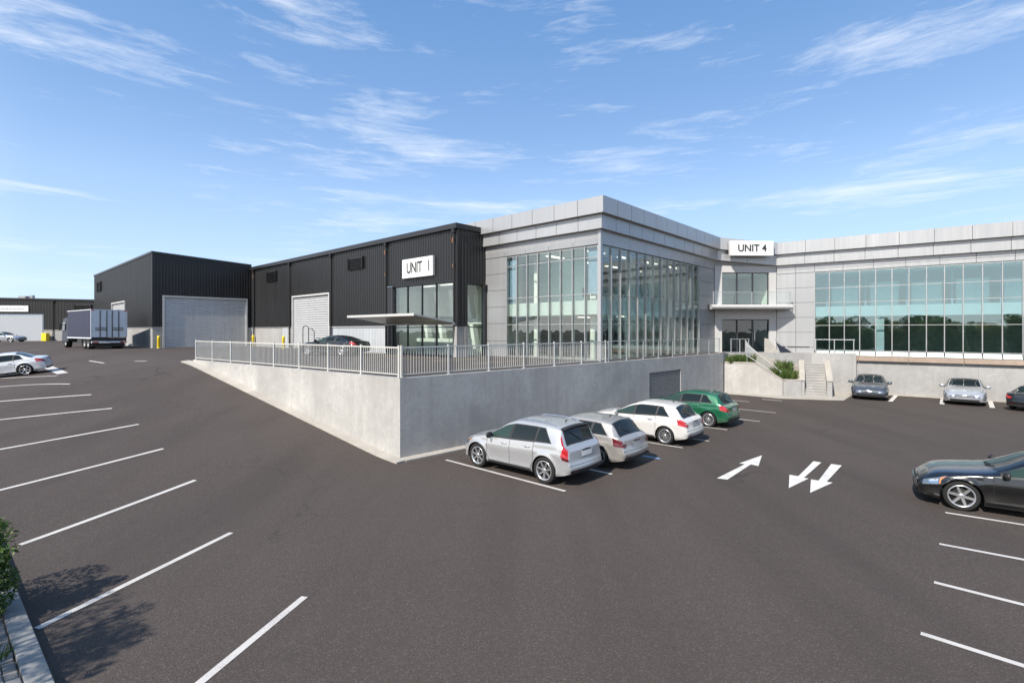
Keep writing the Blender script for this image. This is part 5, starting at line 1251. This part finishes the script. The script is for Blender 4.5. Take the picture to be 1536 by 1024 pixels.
def squash(S, L_new, kz, **kw):
    k = L_new / S['L']; o = dict(S); o['L'] = L_new
    for n_ in ('top', 'belt', 'roofw'): o[n_] = [(x * k, v * (kz if n_ != 'roofw' else 1)) for x, v in S[n_]]
    o['glass'] = [(a * k, b * k) for a, b in S['glass']]; o['doors'] = [(a * k, b * k) for a, b in S['doors']]
    for n_ in ('cowl', 'header', 'mirror', 'antenna', 'spoiler'):
        if o.get(n_): o[n_] = S[n_] * k
    o['rearglass'] = tuple(v * k for v in S['rearglass']); o['headlamp'] = (S['headlamp'][0] * k, S['headlamp'][1] * k) + tuple(S['headlamp'][2:])
    o['taillamp'] = [(tuple(v * k for v in a) if isinstance(a, tuple) else a * k, (b[0] * k, b[1] * k), c, d_, e) for a, b, c, d_, e in S['taillamp']]
    if S.get('rails'): o['rails'] = tuple(v * k for v in S['rails'])
    o['face_parts'] = [(n_, e, a, b, z0 * (kz if z0 > .5 else 1), z1 * (kz if z0 > .5 else 1), f, m_, t) for n_, e, a, b, z0, z1, f, m_, t in S['face_parts']]
    o.update(kw); return o
SUV = squash(SUV, 4.08, .965, xf=1.31, xr=-1.28); WAGON = squash(WAGON, 4.24, 1.0, xf=1.34, xr=-1.30); HATCH = squash(HATCH, 4.14, 1.0, xf=1.30, xr=-1.29); SALOON = squash(SALOON, 4.54, 1.0, xf=1.50, xr=-1.36)
for S_, hz0, hz1, tz0, tz1, hy, ty in ((SUV, .60, .72, .70, .90, .38, .50), (WAGON, .52, .62, .66, .80, .40, .46), (HATCH, .53, .64, .68, .83, .40, .46), (SALOON, .45, .56, .66, .80, .36, .46), (COUPE, .45, .55, .64, .76, .36, .44)):
    rear_l = 'lamp_dark' if S_ is WAGON else 'lamp_red'
    S_['face_parts'] = [q for q in S_['face_parts']] + [('headlight', 1, hy, .66, hz0, hz1, .012, 'lamp_clear', 0), ('headlight', 1, -.66, -hy, hz0, hz1, .012, 'lamp_clear', 0), ('lamp_reflector', 1, hy + .08, hy + .18, hz0 + .02, hz1 - .02, .016, 'chrome', 0), ('lamp_reflector', 1, -hy - .18, -hy - .08, hz0 + .02, hz1 - .02, .016, 'chrome', 0),
        ('bumper_seam', -1, -.80, .80, .575, .584, .004, 'seam', 0), ('reflector', -1, .50, .66, .40, .43, .024, 'lamp_dark', 0), ('reflector', -1, -.66, -.50, .40, .43, .024, 'lamp_dark', 0), ('boot_handle', -1, -.20, .20, tz1 + .015, tz1 + .035, .014, 'plastic', 0)]
for S_, z0, z1 in ((WAGON, .69, .79), (HATCH, .70, .80), (SALOON, .68, .79), (COUPE, .65, .75)):
    l_ = 'lamp_dark' if S_ is WAGON else 'lamp_red'; S_['face_parts'] += [('tail_light', -1, .62, .77, z0, z1, .012, l_, 0), ('tail_light', -1, -.77, -.62, z0, z1, .012, l_, 0)]
for S_ in (SALOON, COUPE): S_['face_parts'] = [q for q in S_['face_parts'] if not (q[0] == 'number_plate' and (q[1] > 0 or S_ is COUPE))]
PSILVER = dict(paint=paint('silver car paint', (.46, .465, .475), .5, .30), mirror=M['plastic'], rail=M['chrome'], spoiler=M['plastic'])
PWARM = dict(paint=paint('warm silver car paint', (.40, .38, .36), .5, .32)); PWHITE = dict(paint=paint('white car paint', (.54, .53, .51), .0, .3), handle=M['chrome'])
PGREEN = dict(paint=paint('green car paint', (.012, .115, .055), .3, .3)); PGREY = dict(paint=paint('dark grey car paint', (.075, .085, .11), .5, .3))
PBLUES = dict(paint=paint('cool silver car paint', (.42, .435, .47), .5, .3)); PPALE = dict(paint=paint('pale pearl car paint', (.62, .63, .645), .1, .3)); PBLACK = dict(paint=paint('black car paint', (.004, .0043, .005), .0, .2, .10), mirror=M['plastic'])
def heading(v): return math.atan2(v[1], v[0])
HD = (-.747, .665)
def put(spec, contact, which, hd, side=1):
    # root position from a tyre contact point read off the photograph: which axle and which side
    h = Vector(hd).normalized(); lf = Vector((-h.y, h.x)); x = spec['xf'] if which == 'f' else spec['xr']
    return contact - h * x - lf * (spec['W'] / 2 - .08) * side
gSUV = put(SUV, unproject(818, 724.5, 0), 'r', HD)
car('parked_car', 'large silver off-roader with tall red tail lamps, nearest in the row by the shaded wall', 'car', gSUV, heading(HD), SUV, PSILVER, 'cars parked along the shaded wall')
car('parked_car', 'warm silver estate car with dark red lamps parked second by the shaded wall', 'car', put(WAGON, unproject(898.5, 700, 0), 'r', HD), heading(HD), WAGON, PWARM, 'cars parked along the shaded wall')
car('parked_car', 'white hatchback with red lamps parked between the silver estate and the green car', 'car', put(HATCH, unproject(998, 666.5, 0), 'r', HD), heading(HD), HATCH, PWHITE, 'cars parked along the shaded wall')
car('parked_car', 'green hatchback in front of the louvre in the shaded wall', 'car', put(HATCH, unproject(1063, 640, 0), 'r', HD), heading(HD), HATCH, PGREEN, 'cars parked along the shaded wall')
HB = (-.81, .586)
car('parked_car', 'glossy black saloon at the right edge, nearest car, nose towards the lane', 'car', put(SALOON, unproject(1442, 765, 0), 'f', HB), heading(HB), SALOON, PBLACK)
def front_at(spec, px, py, hd):
    h = Vector(hd).normalized(); return unproject(px, py, 0) - h * (spec['xf'] + .15)
HW = (-.58, -.815)
car('parked_car', 'dark grey saloon facing the viewer beside the steps under the glazed wing', 'car', front_at(SALOON, 1304.5, 598.5, HW), heading(HW), SALOON, PGREY, 'cars facing out under the glazed wing')
HW2 = (-.66, -.75)
car('parked_car', 'bright silver saloon facing the viewer under the glazed wing', 'car', front_at(SALOON, 1447, 606.5, HW2), heading(HW2), SALOON, PBLUES, 'cars facing out under the glazed wing')
HK = (.86, .50)
p = unproject(1519, 612.5, 0)
car('parked_car', 'black car cut by the right edge, tail lamp showing, next to the wild grass', 'car', put(COUPE, p, 'r', HK), heading(HK), COUPE, PBLACK)
hs_ = unproject(-60, 570) - unproject(86, 563.5); HS = (-.86, -.51)
zc = unproject(46, 562)
car('parked_car', 'pale silver saloon cut by the left edge of the photo on the upper slope', 'car', put(dict(SALOON), zc, 'r', HS), heading(HS), SALOON, PPALE, scale=.86)
HC = tuple(DL * 1.0)
pc = unproject(503, 533, UP)
HC = (-.90, .30)
car('parked_car', 'black coupe parked on the terrace behind the railing near the canopy', 'car', (pc.x - .3, pc.y + .6, UP), heading(HC), COUPE, PBLACK, scale=.98)
p = Vector(((6 - 768) / F_PX * 68, 68))
car('parked_car', 'distant pale silver car in front of the far sliding door', 'car', (p.x, p.y, UP), heading((1, .1)), SALOON, PBLUES)

# ------------------------------------------------------------------ lorry
tk0 = Vector((-35.5 * .985, 43.0 * .985)); LK = 9.3; WK = 2.5
KD = Vector((-.80, .60)); KR = Vector((.60, .80)); Tk = frame(tk0, KD, KR)          # u forwards from the tail, v across to the right
zg = UP
tr = empty('lorry', (tk0.x, tk0.y, zg), 'box lorry with navy sides and pale rear doors standing by the black warehouse', 'lorry')
bz0, bz1 = zg + .98, zg + 3.30; BL = 7.1
m = MB(); m.box(Tk, .06, BL, .02, WK - .02, bz0, bz1); m.build('box_body', M['truck_side'], tr, bevel=.02)
m = MB()
for (a, b, c, d, e, f) in ((0, .08, -.01, .07, bz0, bz1), (0, .08, WK - .07, WK + .01, bz0, bz1), (0, BL + .02, -.012, .05, bz1 - .02, bz1 + .04), (0, BL + .02, WK - .05, WK + .012, bz1 - .02, bz1 + .04), (.0, .08, .05, WK - .05, bz1 - .04, bz1 + .04), (0, BL, -.014, .04, bz0 - .1, bz0)): m.box(Tk, a, b, c, d, e, f)
m.build('box_frame', M['truck_white'], tr)
for k in range(2):
    v0, v1 = .08 + k * 1.17, .08 + k * 1.17 + 1.165
    m = MB(); m.box(Tk, .0, .055, v0, v1, bz0 + .02, bz1 - .05); d = m.build('rear_door', M['truck_white'], tr, bevel=.01)
    for q in (.52, .98) if k == 0 else (.18, .64):
        m = MB(); m.tube([Tk(-.03, v0 + q, bz0 + .02), Tk(-.03, v0 + q, bz1 - .06)], .035, 6); m.build('lock_rod', M['dark_frame'], d)
    m = MB(); m.box(Tk, -.05, -.02, v0 + .2, v1 - .2, bz0 + .62, bz0 + .68); m.box(Tk, -.05, -.02, v0 + .2, v1 - .2, bz0 + .78, bz0 + .83); m.build('handle', M['dark_frame'], d)
m = MB(); m.box(Tk, .1, LK - 1.8, .75, .9, zg + .62, bz0 - .03); m.box(Tk, .1, LK - 1.8, WK - .9, WK - .75, zg + .62, bz0 - .03); m.box(Tk, 3.1, 4.4, .1, .6, zg + .45, zg + .95); m.build('chassis', M['plastic'], tr)
m = MB(); m.box(Tk, -.06, .10, .02, WK - .02, zg + .52, zg + .66); m.build('rear_bumper', M['truck_white'], tr, bevel=.02)
m = MB(); m.box(Tk, .0, .08, .05, WK - .05, zg + .68, bz0 - .02); m.box(Tk, .3, .36, .1, WK - .1, zg + .2, zg + .5); m.build('tail_beam', M['plastic'], tr)
for v in (.06, WK - .5):
    m = MB(); m.box(Tk, -.09, -.062, v, v + .44, zg + .545, zg + .64); m.build('tail_light', M['lamp_red'], tr)
for v in (.0, WK - .22):
    m = MB(); m.box(Tk, -.02, .0, v, v + .22, bz1 - .08, bz1 + .0); m.build('marker_light', M['lamp_red'], tr)
m = MB(); m.box(Tk, .03, .05, .95, 1.55, zg + .7, zg + .86); m.build('number_plate', M['plate'], tr)
m = MB(); m.hexa([Tk(7.25, .05, zg + .55), Tk(LK, .05, zg + .45), Tk(LK, WK - .05, zg + .45), Tk(7.25, WK - .05, zg + .55), Tk(7.25, .1, zg + 2.75), Tk(LK - .25, .1, zg + 2.7), Tk(LK - .25, WK - .1, zg + 2.7), Tk(7.25, WK - .1, zg + 2.75)]); cb = m.build('cab', M['truck_cab'], tr, bevel=.08)
m = MB(); m.hexa([Tk(7.9, .035, zg + 1.6), Tk(LK - .3, .035, zg + 1.55), Tk(LK - .3, .06, zg + 1.55), Tk(7.9, .06, zg + 1.6), Tk(7.9, .055, zg + 2.4), Tk(LK - .42, .055, zg + 2.35), Tk(LK - .42, .09, zg + 2.35), Tk(7.9, .09, zg + 2.4)]); m.build('side_window', M['car_glass'], cb)
m = MB(); m.box(Tk, LK - .5, LK - .35, -.22, -.12, zg + 1.6, zg + 2.2); m.tube([Tk(LK - .42, .1, zg + 2.1), Tk(LK - .42, -.17, zg + 2.1)], .02); m.build('wing_mirror', M['plastic'], cb)
for u in (1.15, 2.2, 8.1):
    for v in (.28, WK - .28):
        s_ = -1 if v < 1 else 1; c = Tk(u, v, zg + .46)
        w_ = MB(); Mw = lambda a, h, b, c=c, s_=s_: (c[0] + KD.x * a + KR.x * h * s_, c[1] + KD.y * a + KR.y * h * s_, c[2] + b)
        w_.lathe([(.27, -.22), (.43, -.22), (.46, -.18), (.46, .18), (.43, .22), (.27, .2)], 28, Mw); wo = w_.build('wheel', M['tyre'], tr)
        w_ = MB(); w_.lathe([(.27, .19), (.25, .19), (.22, .05), (.1, .05), (.1, .15), (.001, .15)], 24, Mw); w_.build('rim', M['hubsteel'], wo)
m = MB()
for u in (.55, 2.75): m.box(Tk, u, u + .02, .05, .55, zg + .25, zg + .9)
m.build('mudguard', M['plastic'], tr)
# ------------------------------------------------------------------ light, sky, camera
EL_ = R(43); SUN = Vector((-.615, -.788)).normalized()
sl = bpy.data.lights.new('sun', 'SUN'); sl.energy = 4.3; sl.angle = R(.8); sl.color = (1, .93, .83)
so = bpy.data.objects.new('sun', sl); COL.objects.link(so)
d = Vector((SUN.x * math.cos(EL_), SUN.y * math.cos(EL_), math.sin(EL_)))
so.rotation_euler = d.to_track_quat('Z', 'Y').to_euler(); so.location = (-40, -10, 60)
wd = bpy.data.worlds.new('World'); sc.world = wd; wd.use_nodes = True
nt = wd.node_tree; N, L = nt.nodes, nt.links
bg = N['Background']; sky = N.new('ShaderNodeTexSky'); sky.sky_type = 'NISHITA'; sky.sun_disc = False
sky.sun_elevation = EL_; sky.sun_rotation = math.atan2(SUN.x, SUN.y); sky.altitude = 50; sky.air_density = 1.0; sky.dust_density = .45; sky.ozone_density = 2.2
tc = N.new('ShaderNodeTexCoord').outputs['Generated']; sx = N.new('ShaderNodeSeparateXYZ'); L.new(tc, sx.inputs[0])
zc_ = mth(N, L, 'ADD', mth(N, L, 'MAXIMUM', sx.outputs[2], .0), .05)
rad = mth(N, L, 'SQRT', mth(N, L, 'ADD', mth(N, L, 'MULTIPLY', sx.outputs[0], sx.outputs[0]), mth(N, L, 'MULTIPLY', sx.outputs[1], sx.outputs[1])))
th = mth(N, L, 'ARCTAN2', sx.outputs[0], sx.outputs[1]); lr = mth(N, L, 'LOGARITHM', mth(N, L, 'DIVIDE', rad, zc_), 2.718)
cx = N.new('ShaderNodeCombineXYZ'); L.new(th, cx.inputs[0]); L.new(lr, cx.inputs[1])     # bearing and log-distance on a high cloud layer
off = N.new('ShaderNodeVectorMath'); off.operation = 'ADD'; off.inputs[1].default_value = (.4, 2.3, 0); L.new(cx.outputs[0], off.inputs[0]); pv = off.outputs[0]
warp = N.new('ShaderNodeTexNoise'); warp.inputs['Scale'].default_value = 2.2; warp.inputs['Detail'].default_value = 4; L.new(pv, warp.inputs['Vector'])
wv = N.new('ShaderNodeVectorMath'); wv.operation = 'MULTIPLY_ADD'; wv.inputs[1].default_value = (.22, .12, 0); L.new(warp.outputs['Color'], wv.inputs[0]); L.new(pv, wv.inputs[2]); pw = wv.outputs[0]
st = noise(N, L, mapping(N, L, pw, (1.5, 4.4, 1), (0, 0, R(-7))), 2.0, 12, .64, .3)
wisp = noise(N, L, mapping(N, L, pw, (3, 7, 1), (0, 0, R(-24))), 4.5, 10, .70, .6)
cov = noise(N, L, mapping(N, L, pv, (1.2, 1.9, 1), (0, 0, R(8))), 2.0, 3, .5)
a = mth(N, L, 'ADD', mth(N, L, 'MULTIPLY', st, .68), mth(N, L, 'MULTIPLY', wisp, .32))
a = mth(N, L, 'ADD', a, mth(N, L, 'MULTIPLY', mth(N, L, 'SUBTRACT', cov, .5), .55))
f = rng(N, L, a, .515, .77, 0, .68)
f = mth(N, L, 'POWER', f, 1.15)
f = mth(N, L, 'MULTIPLY', f, rng(N, L, sx.outputs[2], .02, .2, .35, 1))
tint = mix_color(N, L, .55, sky.outputs[0], (2.75, 4.6, 7.9))
hz = mth(N, L, 'POWER', rng(N, L, sx.outputs[2], .0, .42, 1, 0), 2.0)
tint = mix_color(N, L, mth(N, L, 'MULTIPLY', hz, .8), tint, (5.4, 6.8, 8.6))
zen = rng(N, L, sx.outputs[2], .24, .60, 0, .85); tint = mix_color(N, L, zen, tint, (.80, 1.95, 4.2))     # deeper blue overhead
hd = mth(N, L, 'ADD', mth(N, L, 'MULTIPLY', sx.outputs[0], SUN.x), mth(N, L, 'MULTIPLY', sx.outputs[1], SUN.y))
gl_ = mix_color(N, L, rng(N, L, hd, -.15, .7), (1, 1, 1), (2.35, 1.8, 1.38))                             # the sky pales round the sun
vm = N.new('ShaderNodeVectorMath'); vm.operation = 'MULTIPLY'; L.new(tint, vm.inputs[0]); L.new(gl_, vm.inputs[1])
col = mix_color(N, L, f, vm.outputs[0], (7.4, 7.7, 8.2))
L.new(col, bg.inputs['Color']); bg.inputs['Strength'].default_value = .092
cam = bpy.data.cameras.new('camera'); co = bpy.data.objects.new('camera', cam); COL.objects.link(co)
cam.sensor_width = 36; cam.lens = F_PX / 1536 * 36; cam.shift_y = -17 / 1536; cam.clip_end = 3000; cam.clip_start = .05
co.location = (0, 0, CAMZ); co.rotation_euler = (R(90), 0, 0); sc.camera = co
vs = sc.view_settings; vs.view_transform = 'Standard'; vs.look = 'None'; vs.gamma = 1; vs.exposure = .72; vs.use_curve_mapping = False
sc.cycles.max_bounces = 8; sc.cycles.transparent_max_bounces = 16; sc.cycles.glossy_bounces = 4; sc.cycles.caustics_reflective = False; sc.cycles.use_denoising = True
sc.cycles.sample_clamp_indirect = 6
for o in sc.objects:
    for k in ('_w', '_o'):
        if k in o: del o[k]
